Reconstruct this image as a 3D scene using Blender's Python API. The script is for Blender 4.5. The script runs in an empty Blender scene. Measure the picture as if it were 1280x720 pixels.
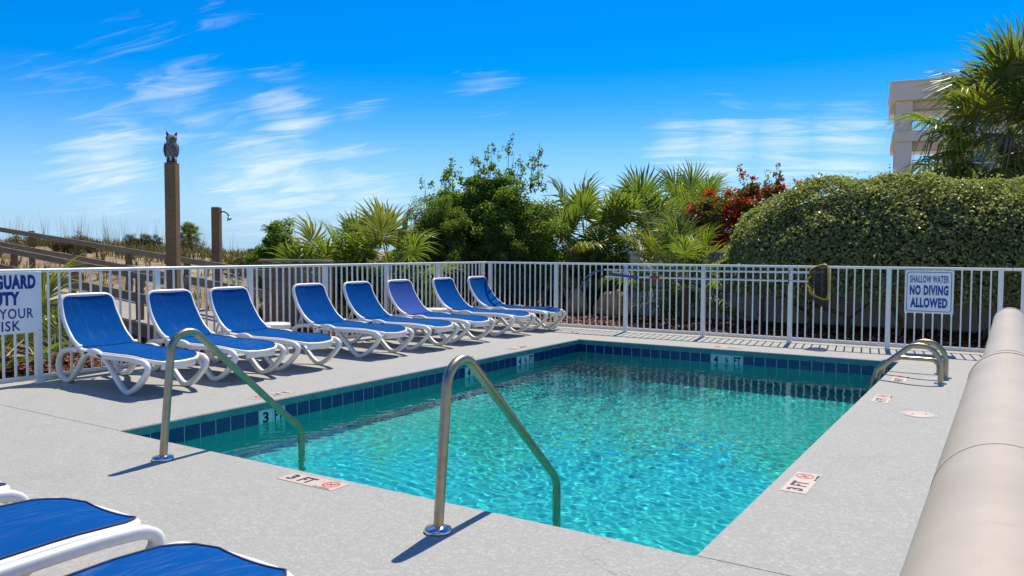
import bpy, bmesh, math, random
import numpy as np
from mathutils import Vector, Matrix, noise as mnoise

R = math.radians
rng = np.random.default_rng(11)
random.seed(11)
sc = bpy.context.scene
COL = sc.collection

# ------------------------------------------------------------------ camera
CAM_H, YAW, PITCH, ROLL, FPX = 1.4258, 0.5651, -0.0471, 0.0040, 984.9
_fw = Vector((-math.sin(YAW)*math.cos(PITCH), math.cos(YAW)*math.cos(PITCH), math.sin(PITCH)))
_r = Vector((math.cos(YAW), math.sin(YAW), 0)); _u = _r.cross(_fw)
_r2 = _r*math.cos(ROLL) + _u*math.sin(ROLL); _u2 = _u*math.cos(ROLL) - _r*math.sin(ROLL)
cd = bpy.data.cameras.new('camera'); cam = bpy.data.objects.new('camera', cd); COL.objects.link(cam)
cd.sensor_width = 36; cd.lens = FPX/1280*36; cd.clip_start = 0.02; cd.clip_end = 3000
m = Matrix.Identity(4)
for i in range(3):
    m[i][0] = _r2[i]; m[i][1] = _u2[i]; m[i][2] = -_fw[i]
m.translation = (0, 0, CAM_H)
cam.matrix_world = m
sc.camera = cam

def at(px, py, depth):
    """point seen at a photo pixel, a given distance ahead"""
    return Vector((0, 0, CAM_H)) + (_fw + _r2*((px-640)/FPX) + _u2*((360-py)/FPX))*depth

# ------------------------------------------------------------------ render / exposure
sc.render.engine = 'CYCLES'
sc.cycles.use_denoising = True
sc.cycles.max_bounces = 10
sc.cycles.diffuse_bounces = 4
sc.cycles.transmission_bounces = 8
sc.cycles.transparent_max_bounces = 8
sc.cycles.sample_clamp_indirect = 6
sc.view_settings.view_transform = 'Standard'
sc.view_settings.look = 'None'
sc.view_settings.gamma = 1
sc.view_settings.exposure = 0.68

# ------------------------------------------------------------------ sun and sky
SHX, SHY = 0.09, -0.62            # shadow offset per metre of height
sund = Vector((SHX, SHY, -1)).normalized()
EL = math.asin(-sund.z); AZ = math.atan2(-sund.x, -sund.y)
sl = bpy.data.lights.new('sun', 'SUN'); sun = bpy.data.objects.new('sun', sl); COL.objects.link(sun)
sl.energy = 3.5; sl.angle = R(0.53); sl.color = (1.0, 0.92, 0.79)
sun.rotation_euler = sund.to_track_quat('-Z', 'Y').to_euler()
sun.location = (0, 10, 30)
try: sl.cycles.is_caustics_light = True
except Exception: pass

world = bpy.data.worlds.new('World'); sc.world = world; world.use_nodes = True
wn = world.node_tree.nodes; wl = world.node_tree.links; wn.clear()

class NB:
    """small node-building helper"""
    def __init__(s, tree): s.t = tree; s.n = tree.nodes; s.l = tree.links
    def node(s, typ, **kw):
        n = s.n.new(typ)
        for k, v in kw.items():
            if k == 'inp':
                for a, b in v.items():
                    if isinstance(b, bpy.types.NodeSocket): s.l.new(b, n.inputs[a])
                    else: n.inputs[a].default_value = b
            else: setattr(n, k, v)
        return n
    def math(s, op, a, b=None, clamp=False):
        n = s.n.new('ShaderNodeMath'); n.operation = op; n.use_clamp = clamp
        for i, v in enumerate((a, b)):
            if v is None: continue
            if isinstance(v, bpy.types.NodeSocket): s.l.new(v, n.inputs[i])
            else: n.inputs[i].default_value = v
        return n.outputs[0]
    def vmath(s, op, a, b=None):
        n = s.n.new('ShaderNodeVectorMath'); n.operation = op
        for i, v in enumerate((a, b)):
            if v is None: continue
            if isinstance(v, bpy.types.NodeSocket): s.l.new(v, n.inputs[i])
            else: n.inputs[i].default_value = v
        return n
    def ramp(s, fac, stops, interp='LINEAR'):
        n = s.n.new('ShaderNodeValToRGB'); n.color_ramp.interpolation = interp
        e = n.color_ramp.elements
        while len(e) < len(stops): e.new(0.5)
        for el, (p, c) in zip(e, stops):
            el.position = p; el.color = (*c, 1) if len(c) == 3 else c
        s.l.new(fac, n.inputs[0]); return n.outputs[0]
    def mrange(s, v, a, b, c=0, d=1, smooth=False):
        n = s.n.new('ShaderNodeMapRange'); n.interpolation_type = 'SMOOTHSTEP' if smooth else 'LINEAR'
        s.l.new(v, n.inputs[0])
        for i, x in zip((1, 2, 3, 4), (a, b, c, d)): n.inputs[i].default_value = x
        return n.outputs[0]
    def noise(s, vec, scale, detail=3, rough=.55, dist=0, out='Fac'):
        n = s.n.new('ShaderNodeTexNoise')
        if vec is not None: s.l.new(vec, n.inputs['Vector'])
        n.inputs['Scale'].default_value = scale; n.inputs['Detail'].default_value = detail
        n.inputs['Roughness'].default_value = rough; n.inputs['Distortion'].default_value = dist
        return n.outputs[out]
    def mix(s, fac, a, b, blend='MIX'):
        n = s.n.new('ShaderNodeMix'); n.data_type = 'RGBA'; n.blend_type = blend
        for sock, v in ((n.inputs['Factor'], fac), (n.inputs['A'], a), (n.inputs['B'], b)):
            if n.inputs and isinstance(v, bpy.types.NodeSocket): s.l.new(v, sock)
            elif sock.type == 'VALUE': sock.default_value = v
            else: sock.default_value = (*v, 1) if len(v) == 3 else v
        return [o for o in n.outputs if o.type == 'RGBA'][0]
# mix node has several sockets with the same names: pick by type
def _mix(s, fac, a, b, blend='MIX'):
    n = s.n.new('ShaderNodeMix'); n.data_type = 'RGBA'; n.blend_type = blend
    socks = [n.inputs[0], n.inputs[6], n.inputs[7]]
    for sock, v in zip(socks, (fac, a, b)):
        if isinstance(v, bpy.types.NodeSocket): s.l.new(v, sock)
        elif sock.type == 'VALUE': sock.default_value = v
        else: sock.default_value = (*v, 1) if len(v) == 3 else v
    return n.outputs[2]
NB.mix = _mix

w = NB(world.node_tree)
sky = w.node('ShaderNodeTexSky', sky_type='NISHITA')
sky.sun_disc = False; sky.sun_elevation = EL; sky.sun_rotation = AZ
sky.altitude = 0; sky.air_density = 1.0; sky.dust_density = 0.1; sky.ozone_density = 3.0
geo = w.node('ShaderNodeTexCoord')
dirv = geo.outputs['Generated']
sep = w.node('ShaderNodeSeparateXYZ', inp={0: dirv})
hs = w.node('ShaderNodeHueSaturation', inp={'Hue': 0.505, 'Saturation': 1.66, 'Value': 1.0, 'Color': sky.outputs[0]})
# cirrus: streaky noise on a flat cloud layer, thick in a few banks, extra cover out of view
inv = w.math('DIVIDE', 1.0, w.math('ADD', w.math('MAXIMUM', sep.outputs[2], 0.0), 0.22))
pl = w.vmath('MULTIPLY', dirv, (1, 1, 0)).outputs[0]
sc_n = w.node('ShaderNodeVectorMath', operation='SCALE', inp={0: pl, 'Scale': inv})
mp0 = w.node('ShaderNodeMapping', inp={'Vector': sc_n.outputs[0], 'Rotation': (0, 0, -YAW+R(13))})
mp = w.vmath('MULTIPLY', mp0.outputs[0], (0.72, 2.7, 1.0))
warp = w.noise(mp.outputs[0], 1.6, 3, .5, 0, 'Color')
wv = w.vmath('MULTIPLY_ADD', warp, (0.9, 0.9, 0)); w.l.new(mp.outputs[0], wv.inputs[2])
streak = w.noise(wv.outputs[0], 2.4, 7, .62, 0.35)
fine = w.noise(wv.outputs[0], 7.0, 6, .6, 0.6)
st = w.math('ADD', w.math('MULTIPLY', streak, .72), w.math('MULTIPLY', fine, .30))
banks = None
for (px, py, rad, amp) in ((225, 140, .12, .75), (90, 150, .13, .65), (360, 145, .085, 1.0), (140, 200, .11, 1.0),
                           (330, 225, .15, 1.0), (440, 240, .13, .9), (210, 262, .2, .55), (150, 22, .12, .55), (280, 10, .07, .6), (605, 105, .08, .65), (455, 150, .07, .6),
                           (850, 178, .08, 1.0), (910, 185, .10, 1.0), (980, 188, .10, 1.0), (1050, 185, .10, 1.0), (1105, 150, .07, .45), (900, 215, .12, .7)):
    d = (at(px, py, 1.0) - Vector((0, 0, CAM_H))).normalized()
    dist = w.vmath('DISTANCE', dirv, tuple(d)).outputs['Value']
    b = w.math('MULTIPLY', w.mrange(dist, rad*1.3, 0.0, 0, 1, True), amp)
    banks = b if banks is None else w.math('MAXIMUM', banks, b)
fill_cirrus = w.mrange(w.noise(sc_n.outputs[0], 1.3, 2, .5), .40, .64, 0, 1.0, True)  # unseen cirrus outside the view, thickened to add neutral fill light
fd = w.vmath('DOT_PRODUCT', dirv, tuple(_fw)).outputs['Value']
away = w.mrange(fd, .82, .70, 0, 1, True)
banks = w.math('MAXIMUM', banks, w.math('MULTIPLY', fill_cirrus, away))
thr = w.math('SUBTRACT', .72, w.math('MULTIPLY', banks, .40))
cl = w.math('SUBTRACT', st, thr)
cl = w.math('MULTIPLY', w.mrange(cl, 0.0, .38, 0, 1, True), w.mrange(sep.outputs[2], -.01, .06, 0, 1))
cl = w.math('MULTIPLY', cl, .66)
# a little pale haze low down, all round the horizon
hz = w.mrange(sep.outputs[2], .19, -.02, 0, .85, True)
skyb = w.mix(1.0, hs.outputs[0], (.80, .90, 1.04), 'MULTIPLY')
skyc = w.mix(hz, skyb, (2.45, 4.4, 7.0))
skyc = w.mix(cl, skyc, (7.4, 7.8, 8.2))
bg = w.node('ShaderNodeBackground', inp={'Color': skyc, 'Strength': 0.087})
w.node('ShaderNodeOutputWorld', inp={'Surface': bg.outputs[0]})

# ------------------------------------------------------------------ materials
MATS = {}
def mat(name, col, rough=.6, metal=0, var=0, vscale=8, bump=0, bscale=60, spec=.5, coord='Object', build=None, coat=0):
    if name in MATS: return MATS[name]
    M = bpy.data.materials.new(name); M.use_nodes = True; MATS[name] = M
    b = NB(M.node_tree); p = M.node_tree.nodes['Principled BSDF']
    p.inputs['Roughness'].default_value = rough; p.inputs['Metallic'].default_value = metal
    p.inputs['Specular IOR Level'].default_value = spec
    if coat: p.inputs['Coat Weight'].default_value = coat
    p.inputs['Base Color'].default_value = (*col, 1)
    tc = b.node('ShaderNodeTexCoord').outputs[coord]
    if var:
        n = b.noise(tc, vscale, 5, .6)
        f = b.mrange(n, .3, .7, 1-var, 1+var)
        c = b.mix(1.0, (*col, 1), (1, 1, 1), 'MULTIPLY')
        nd = c.node; b.l.new(f, nd.inputs[7]); b.l.new(c, p.inputs['Base Color'])
        b.l.new(b.mrange(n, .3, .7, min(1, rough+.08), max(0, rough-.08)), p.inputs['Roughness'])
    if bump:
        bn = b.node('ShaderNodeBump', inp={'Strength': bump, 'Distance': .01, 'Height': b.noise(tc, bscale, 4, .6)})
        b.l.new(bn.outputs[0], p.inputs['Normal'])
    if build: build(b, p, tc)
    return M

def deck_build(b, p, tc):
    g = b.node('ShaderNodeNewGeometry').outputs['Position']
    big = b.noise(g, .55, 4, .6); mid = b.noise(g, 3.2, 5, .65)
    # knock-down texture: flat irregular islands
    mp = b.node('ShaderNodeMapping', inp={'Vector': g, 'Scale': (1, 1, 1)}).outputs[0]
    isl = b.noise(mp, 36, 6, .7, 1.1); fine = b.noise(mp, 95, 3, .6)
    ism = b.mrange(isl, .475, .525, 0, 1, True)
    c = b.mix(ism, (.355, .352, .314), (.42, .414, .374))
    c = b.mix(b.mrange(mid, .35, .7, 0, .4), c, (.36, .356, .32))
    c = b.mix(b.mrange(big, .45, .72, 0, .5), c, (.39, .37, .325))
    sp = b.noise(g, 40, 2, .4); c = b.mix(b.mrange(sp, .70, .76, 0, .5), c, (.23, .22, .20))
    # rusty/dirty stains
    stn = b.noise(g, 1.7, 6, .7, .5); c = b.mix(b.mrange(stn, .56, .76, 0, .5), c, (.30, .285, .25))
    # hairline cracks
    v = b.node('ShaderNodeTexVoronoi', feature='DISTANCE_TO_EDGE'); v.inputs['Scale'].default_value = .42
    wp = b.vmath('MULTIPLY_ADD', b.noise(g, 2.2, 4, .6, 0, 'Color'), (.5, .5, .5)); b.l.new(g, wp.inputs[2]); b.l.new(wp.outputs[0], v.inputs['Vector'])
    crk = b.math('MULTIPLY', b.mrange(v.outputs['Distance'], .0022, .0008, 0, 1), b.mrange(b.noise(g, .9, 2, .5), .5, .6, 0, .55))
    c = b.mix(crk, c, (.2, .19, .175))
    b.l.new(c, p.inputs['Base Color'])
    h = b.math('ADD', b.math('MULTIPLY', ism, .7), b.math('MULTIPLY', fine, .5))
    h = b.math('SUBTRACT', h, crk)
    bn = b.node('ShaderNodeBump', inp={'Strength': .5, 'Distance': .004, 'Height': h}); b.l.new(bn.outputs[0], p.inputs['Normal'])
M_DECK = mat('deck', (.4, .4, .4), .78, spec=.3, build=deck_build)
M_JOINT = mat('joint', (.17, .15, .13), .9, var=.3, vscale=12)
M_CURB = mat('curb', (.52, .50, .47), .85, var=.18, vscale=6, bump=.3)
M_WHITE = mat('white_metal', (.90, .86, .76), .38, var=.05, vscale=3)
M_PLASTIC = mat('white_plastic', (.80, .775, .73), .34, var=.06, vscale=5, bump=.06, bscale=140)

def sling_build(b, p, tc):
    mp = b.node('ShaderNodeMapping', inp={'Vector': tc, 'Scale': (1, 7, 1)}).outputs[0]
    wear = b.noise(mp, 7, 6, .68, .4); wear2 = b.noise(tc, 2.6, 4, .6)
    oi = b.node('ShaderNodeObjectInfo').outputs['Random']
    f = b.math('MULTIPLY', b.mrange(wear, .5, .78, 0, 1), b.mrange(wear2, .40, .66, .12, .9))
    f = b.math('MULTIPLY', f, b.mrange(oi, 0, 1, .3, .75))
    base = b.mix(oi, (.005, .072, .27), (.005, .084, .30))
    c = b.mix(f, base, (.20, .26, .44))
    b.l.new(c, p.inputs['Base Color'])
    wv = b.node('ShaderNodeTexChecker', inp={'Vector': tc, 'Scale': 260})
    bn = b.node('ShaderNodeBump', inp={'Strength': .25, 'Distance': .001, 'Height': wv.outputs['Fac']}); b.l.new(bn.outputs[0], p.inputs['Normal'])
M_NAVYF = mat('navy_piping', (.004, .018, .09), .7)
M_SLING = mat('blue_sling', (.01, .1, .45), .85, spec=.0, build=sling_build)
def faded_build(b, p, tc):
    mp = b.node('ShaderNodeMapping', inp={'Vector': tc, 'Scale': (1, 5, 1)}).outputs[0]
    f = b.mrange(b.noise(mp, 6, 6, .65, .3), .35, .75, .1, .75)
    b.l.new(b.mix(f, (.03, .085, .32), (.10, .14, .37)), p.inputs['Base Color'])
M_SLINGF = mat('faded_sling', (.1, .15, .47), .85, spec=.0, build=faded_build)
M_RUBBER = mat('brown_rubber', (.16, .11, .065), .8, var=.2)
M_STEEL = mat('stainless', (.55, .51, .44), .3, metal=1, var=.12, vscale=14, bump=.04, bscale=90)
M_STEELW = mat('warm_stainless', (.40, .335, .235), .36, metal=1, var=.14, vscale=14, bump=.04, bscale=90)
M_CHROME = mat('chrome', (.70, .68, .64), .18, metal=1)

def tile_build(b, p, tc):
    oi = b.node('ShaderNodeObjectInfo').outputs['Random']
    g = b.node('ShaderNodeNewGeometry').outputs['Position']
    n = b.noise(g, 34, 5, .7, .8)
    c = b.ramp(n, [(.3, (.003, .016, .07)), (.5, (.006, .034, .14)), (.7, (.02, .09, .23))])
    c = b.mix(b.mrange(oi, 0, 1, 0, .35), c, (.004, .03, .15))
    b.l.new(c, p.inputs['Base Color'])
M_TILE = mat('blue_tile', (.01, .05, .25), .12, build=tile_build)
M_TILEW = mat('pale_tile', (.70, .72, .70), .15, var=.06)
M_GROUT = mat('grout', (.60, .64, .62), .8, var=.15, vscale=20)
def basin_build(b, p, tc):
    g = b.node('ShaderNodeNewGeometry').outputs['Position']
    c = b.mix(b.mrange(b.noise(g, 1.1, 4, .6), .35, .7), (.009, .50, .45), (.008, .445, .435))
    c = b.mix(b.mrange(b.noise(g, 14, 4, .6), .4, .75, 0, .35), c, (.018, .48, .445))
    b.l.new(c, p.inputs['Base Color'])
M_BASIN = mat('pool_plaster', (.01, .45, .47), .75, build=basin_build)
M_PEACH = mat('marker_tile', (.56, .45, .355), .5, var=.1, vscale=30)
M_BLACK = mat('black_paint', (.02, .02, .022), .5)
M_BLACKF = mat('worn_black', (.05, .045, .05), .6, var=.4, vscale=40)
M_RED = mat('red_paint', (.62, .09, .05), .5)
M_NAVY = mat('navy_print', (.012, .025, .24), .45)
M_BLUE = mat('blue_print', (.015, .06, .34), .45)
M_SIGN = mat('sign_white', (.90, .88, .83), .35, var=.04, vscale=4)
def wood_build(col1, col2):
    def f(b, p, tc):
        mp = b.node('ShaderNodeMapping', inp={'Vector': tc, 'Scale': (1.2, 14, 14)}).outputs[0]
        n = b.noise(mp, 4.0, 6, .65, .6); k = b.noise(tc, 1.6, 3, .5)
        oi = b.node('ShaderNodeObjectInfo').outputs['Random']
        c = b.mix(b.mrange(n, .3, .7), col1, col2)
        c = b.mix(b.mrange(k, .4, .7, 0, .5), c, tuple(x*.75 for x in col1))
        c = b.mix(b.mrange(oi, 0, 1, 0, .3), c, tuple(x*.8 for x in col2))
        b.l.new(c, p.inputs['Base Color'])
        bn = b.node('ShaderNodeBump', inp={'Strength': .5, 'Distance': .006, 'Height': n}); b.l.new(bn.outputs[0], p.inputs['Normal'])
    return f
M_WOOD = mat('weathered_wood', (.2, .16, .12), .85, spec=.2, build=wood_build((.19, .135, .085), (.36, .28, .19)))
M_WOODP = mat('post_wood', (.2, .14, .09), .85, spec=.2, build=wood_build((.16, .09, .042), (.32, .195, .10)))
M_GREYW = mat('grey_wood', (.3, .27, .24), .85, spec=.2, build=wood_build((.20, .165, .13), (.36, .315, .265)))
M_PLANK = mat('pale_plank', (.4, .36, .3), .85, spec=.2, build=wood_build((.33, .275, .22), (.46, .41, .35)))
def sand_build(b, p, tc):
    g = b.node('ShaderNodeNewGeometry').outputs['Position']
    c = b.mix(b.mrange(b.noise(g, .35, 5, .6), .35, .65), (.31, .225, .14), (.44, .335, .22))
    c = b.mix(b.mrange(b.noise(g, 1.3, 6, .7), .46, .60, 0, .85), c, (.16, .115, .055))
    c = b.mix(b.mrange(b.noise(g, 9, 4, .7), .5, .75, 0, .5), c, (.22, .16, .09))
    b.l.new(c, p.inputs['Base Color'])
    bn = b.node('ShaderNodeBump', inp={'Strength': .8, 'Distance': .06, 'Height': b.noise(g, 5, 6, .7)}); b.l.new(bn.outputs[0], p.inputs['Normal'])
M_SAND = mat('sand', (.5, .4, .28), .95, spec=.1, build=sand_build)
def mulch_build(b, p, tc):
    g = b.node('ShaderNodeNewGeometry').outputs['Position']
    n = b.noise(g, 22, 5, .75)
    c = b.ramp(n, [(.3, (.03, .012, .008)), (.5, (.10, .04, .022)), (.68, (.20, .09, .05)), (.8, (.30, .17, .11))])
    b.l.new(c, p.inputs['Base Color'])
    bn = b.node('ShaderNodeBump', inp={'Strength': 1, 'Distance': .04, 'Height': n}); b.l.new(bn.outputs[0], p.inputs['Normal'])
M_MULCH = mat('mulch', (.12, .05, .03), .95, spec=.1, build=mulch_build)
def chip_build(b, p, tc):
    r = b.node('ShaderNodeNewGeometry').outputs['Random Per Island']
    b.l.new(b.ramp(r, [(0, (.045, .018, .01)), (.5, (.14, .055, .03)), (.85, (.24, .10, .06)), (1, (.38, .25, .17))]), p.inputs['Base Color'])
M_CHIP = mat('mulch_chip', (.13, .055, .03), .9, spec=.15, build=chip_build)
M_ROCK = mat('tan_rock', (.56, .35, .15), .9, var=.3, vscale=5, bump=1, bscale=14)
M_WALLG = mat('grey_render', (.42, .41, .40), .85, var=.1, vscale=1.2, bump=.2)

def pvc_build(b, p, tc):
    g = b.node('ShaderNodeNewGeometry').outputs['Position']
    n = b.noise(g, 6, 5, .65); n2 = b.noise(g, 22, 5, .7, .5)
    c = b.mix(b.mrange(n, .3, .7), (.46, .385, .275), (.55, .465, .345))
    c = b.mix(b.mrange(n2, .58, .75, 0, .35), c, (.36, .265, .185))
    rs = b.noise(g, 9, 3, .5); c = b.mix(b.mrange(rs, .66, .74, 0, .5), c, (.32, .19, .10))
    b.l.new(c, p.inputs['Base Color'])
M_PVC = mat('aged_pvc', (.55, .48, .42), .42, spec=.45, build=pvc_build)

def leaf_mat(name, cols, rough=.45, trans=.35, spec=.5):
    if name in MATS: return MATS[name]
    M = bpy.data.materials.new(name); M.use_nodes = True; MATS[name] = M
    b = NB(M.node_tree); p = M.node_tree.nodes['Principled BSDF']; out = M.node_tree.nodes['Material Output']
    r = b.node('ShaderNodeNewGeometry').outputs['Random Per Island']
    n = len(cols)
    c = b.ramp(r, [(i/(n-1), cols[i]) for i in range(n)])
    b.l.new(c, p.inputs['Base Color']); p.inputs['Roughness'].default_value = rough
    p.inputs['Specular IOR Level'].default_value = spec
    t = b.node('ShaderNodeBsdfTranslucent'); b.l.new(b.mix(1.0, c, (1.45, 1.5, .6), 'MULTIPLY'), t.inputs['Color'])
    ms = b.node('ShaderNodeMixShader', inp={0: trans, 1: p.outputs[0], 2: t.outputs[0]})
    b.l.new(ms.outputs[0], out.inputs['Surface'])
    return M

# ------------------------------------------------------------------ mesh helpers
class MB:
    def __init__(s): s.v = []; s.f = []; s.sm = []
    def add(s, vs, fs, smooth=False):
        o = len(s.v); s.v += [tuple(v) for v in vs]; s.f += [tuple(o+i for i in f) for f in fs]; s.sm += [smooth]*len(fs); return s
    def box(s, x0, x1, y0, y1, z0, z1, bev=0):
        if bev <= 0:
            return s.add([(x0,y0,z0),(x1,y0,z0),(x1,y1,z0),(x0,y1,z0),(x0,y0,z1),(x1,y0,z1),(x1,y1,z1),(x0,y1,z1)],
                         [(0,3,2,1),(4,5,6,7),(0,1,5,4),(1,2,6,5),(2,3,7,6),(3,0,4,7)])
        b = bev; V = []; 
        rings = [(b, z0), (0, z0+b), (0, z1-b), (b, z1)]
        for (i, z) in rings:
            xa, xb, ya, yb = x0+i, x1-i, y0+i, y1-i; c = b if i == 0 else b*.4
            V += [(xa+c,ya,z),(xb-c,ya,z),(xb,ya+c,z),(xb,yb-c,z),(xb-c,yb,z),(xa+c,yb,z),(xa,yb-c,z),(xa,ya+c,z)]
        F = [tuple(range(7,-1,-1)), tuple(range(24,32))]
        for k in range(3):
            for j in range(8):
                a = k*8+j; c = k*8+(j+1)%8; F.append((a, c, c+8, a+8))
        return s.add(V, F)
    def tube(s, pts, r, seg=10, cap=True, closed=False, smooth=True, flat=None):
        """round (or flat=(w,h) rectangular-rounded) sweep"""
        P = [Vector(p) for p in pts]; n = len(P); rr = r if hasattr(r, '__len__') else [r]*n
        T = []
        for i in range(n):
            a = P[(i-1) % n] if (closed or i > 0) else P[i]; c = P[(i+1) % n] if (closed or i < n-1) else P[i]
            T.append((c-a).normalized())
        up = Vector((0, 0, 1)) if abs(T[0].z) < .9 else Vector((1, 0, 0))
        N = (up - T[0]*up.dot(T[0])).normalized(); V = []
        for i in range(n):
            N = (N - T[i]*N.dot(T[i])).normalized(); B = T[i].cross(N)
            for k in range(seg):
                a = 2*math.pi*k/seg
                V.append(P[i] + (N*math.cos(a) + B*math.sin(a))*rr[i])
        F = []
        for i in range(n if closed else n-1):
            for k in range(seg):
                a = i*seg+k; b = i*seg+(k+1) % seg; j = (i+1) % n
                F.append((a, b, j*seg+(k+1) % seg, j*seg+k))
        s.add(V, F, smooth)
        if cap and not closed:
            s.add(V[:seg], [tuple(range(seg-1, -1, -1))]); s.add(V[-seg:], [tuple(range(seg))])
        return s
    def ribbon(s, pts, wy, th, closed=False):
        """flat band swept along a path in the x-z plane; wy = width in y, th = thickness, softened edges"""
        P = [Vector((p[0], p[1] if len(p) > 2 else 0, p[-1])) for p in pts]; n = len(P); V = []
        prof = [(-.5, -.25), (-.36, -.5), (.36, -.5), (.5, -.25), (.5, .25), (.36, .5), (-.36, .5), (-.5, .25)]
        for i in range(n):
            a = P[(i-1) % n] if (closed or i > 0) else P[i]; c = P[(i+1) % n] if (closed or i < n-1) else P[i]
            t = (c-a).normalized(); nn = Vector((-t.z, 0, t.x)).normalized()
            for (u, q) in prof: V.append(P[i] + Vector((0, 1, 0))*u*wy + nn*q*th)
        F = []
        for i in range(n if closed else n-1):
            j = (i+1) % n
            for k in range(8): F.append((i*8+k, i*8+(k+1) % 8, j*8+(k+1) % 8, j*8+k))
        if not closed: F += [tuple(range(7, -1, -1)), tuple(range((n-1)*8, n*8))]
        return s.add(V, F, True)
    def lathe(s, prof, seg=20, c=(0, 0, 0), sx=1, sy=1, smooth=True, cap=True):
        V = []
        for (r, z) in prof:
            for k in range(seg):
                a = 2*math.pi*k/seg; V.append((c[0]+r*math.cos(a)*sx, c[1]+r*math.sin(a)*sy, c[2]+z))
        F = []
        for i in range(len(prof)-1):
            for k in range(seg): F.append((i*seg+k, i*seg+(k+1) % seg, (i+1)*seg+(k+1) % seg, (i+1)*seg+k))
        s.add(V, F, smooth)
        if cap:
            if prof[0][0] > 1e-4: s.add(V[:seg], [tuple(range(seg-1, -1, -1))])
            if prof[-1][0] > 1e-4: s.add(V[-seg:], [tuple(range(seg))])
        return s
    def mesh(s, name, m=None):
        me = bpy.data.meshes.new(name); me.from_pydata(s.v, [], s.f)
        me.polygons.foreach_set('use_smooth', s.sm)
        if m: me.materials.append(m)
        me.update(); return me
    def build(s, name, m=None, parent=None, loc=None):
        return link(name, s.mesh(name, m), parent, loc)

def link(name, me, parent=None, loc=None, mw=None):
    o = bpy.data.objects.new(name, me); COL.objects.link(o)
    if parent is not None: o.parent = parent
    if loc is not None: o.location = loc
    if mw is not None: o.matrix_local = mw
    return o
def tag(o, label=None, cat=None, group=None, kind=None):
    if label: o['label'] = label
    if cat: o['category'] = cat
    if group: o['group'] = group
    if kind: o['kind'] = kind
    return o
def empty(name, loc=(0, 0, 0), rz=0, label=None, cat=None, group=None):
    o = bpy.data.objects.new(name, None); COL.objects.link(o); o.location = loc; o.rotation_euler = (0, 0, rz)
    o.empty_display_size = .1
    return tag(o, label, cat, group)
KIDS = {}
def kids(o):
    if o.name not in KIDS: KIDS[o.name] = [c for c in bpy.data.objects if c.parent == o]
    return KIDS[o.name]
def copy_tree(o, parent=None):
    c = o.copy(); COL.objects.link(c); c.parent = parent
    for ch in kids(o): copy_tree(ch, c)
    return c
def spline(pts, n=8, closed=False):
    """catmull-rom through points"""
    P = [Vector(p) for p in pts]; N = len(P); out = []
    for i in range(N if closed else N-1):
        p0 = P[(i-1) % N] if (closed or i > 0) else P[i]; p1 = P[i]; p2 = P[(i+1) % N]; p3 = P[(i+2) % N] if (closed or i < N-2) else P[(i+1) % N]
        for k in range(n):
            t = k/n
            out.append(.5*((2*p1) + (p2-p0)*t + (2*p0-5*p1+4*p2-p3)*t*t + (3*p1-p0-3*p2+p3)*t**3))
    if not closed: out.append(P[-1])
    return out
_tcache = {}
def text_mesh(s, size, bold=0, depth=.002, align='CENTER'):
    cu = bpy.data.curves.new('lettering', 'FONT'); cu.body = s; cu.size = size; cu.offset = bold; cu.extrude = depth/2
    cu.space_character = 1.12; cu.align_x = align; cu.align_y = 'CENTER'; cu.resolution_u = 3
    o = bpy.data.objects.new('lettering', cu); COL.objects.link(o)
    dg = bpy.context.evaluated_depsgraph_get()
    me = bpy.data.meshes.new_from_object(o.evaluated_get(dg))
    bpy.data.objects.remove(o); bpy.data.curves.remove(cu)
    return me
def text(name, s, size, m, parent, mw, bold=0, width=None, height=None, depth=.002):
    """lettering stretched to a width and height, centred on mw's origin, x right, y up, z out"""
    me = text_mesh(s, size, bold, depth)
    n = len(me.vertices); co = np.empty(n*3); me.vertices.foreach_get('co', co); co = co.reshape(-1, 3)
    lo, hi = co.min(0), co.max(0); co[:, :2] -= (lo+hi)[:2]/2
    if width: co[:, 0] *= width/(hi-lo)[0]
    if height: co[:, 1] *= height/(hi-lo)[1]
    me.vertices.foreach_set('co', co.ravel()); me.materials.clear(); me.materials.append(m); me.update()
    return link(name, me, parent, mw=mw)
def frame(o, x, y):
    x = Vector(x).normalized(); y = Vector(y).normalized(); z = x.cross(y)
    M_ = Matrix.Identity(4)
    for i in range(3): M_[i][0] = x[i]; M_[i][1] = y[i]; M_[i][2] = z[i]; M_[i][3] = o[i]
    return M_

# ================================================================== DECK AND POOL
X0, X1, Y0, Y1 = -5.9126, -1.2212, 3.5391, 11.3577
XF, YF = -8.735, 12.7938              # fence lines
WZ = -0.208                            # water level
def slab(xa, xb, ya, yb, r, name='slab', z=0.0, th=.078, parent=None, m=M_DECK):
    """slab with rounded edges; r = (left, right, near, far) edge radii"""
    b = MB(); V = []; K = 5; hz_ = .016
    for k in range(K+1):
        a = math.pi/2*k/K; ins = 1-math.sin(a); dz = hz_*(1-math.cos(a))
        V.append((r[0]*ins, r[1]*ins, r[2]*ins, r[3]*ins, z-dz))
    V.reverse()
    V = [(0, 0, 0, 0, z-th)] + V[::1] if V[0][0] < 1e-9 else [(0, 0, 0, 0, z-th)] + V
    # order from bottom to top
    V = [V[0]] + sorted(V[1:], key=lambda t: t[4])
    pts = []
    for (l, rr, n, f, zz) in V: pts += [(xa+l, ya+n, zz), (xb-rr, ya+n, zz), (xb-rr, yb-f, zz), (xa+l, yb-f, zz)]
    F = []
    for k in range(len(V)-1):
        for j in range(4): F.append((k*4+j, k*4+(j+1) % 4, (k+1)*4+(j+1) % 4, (k+1)*4+j))
    b.add(pts, F, False)
    b.add(pts[-4:], [(0, 1, 2, 3)]); b.add(pts[:4], [(3, 2, 1, 0)])
    return b.build(name, m, parent)
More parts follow.
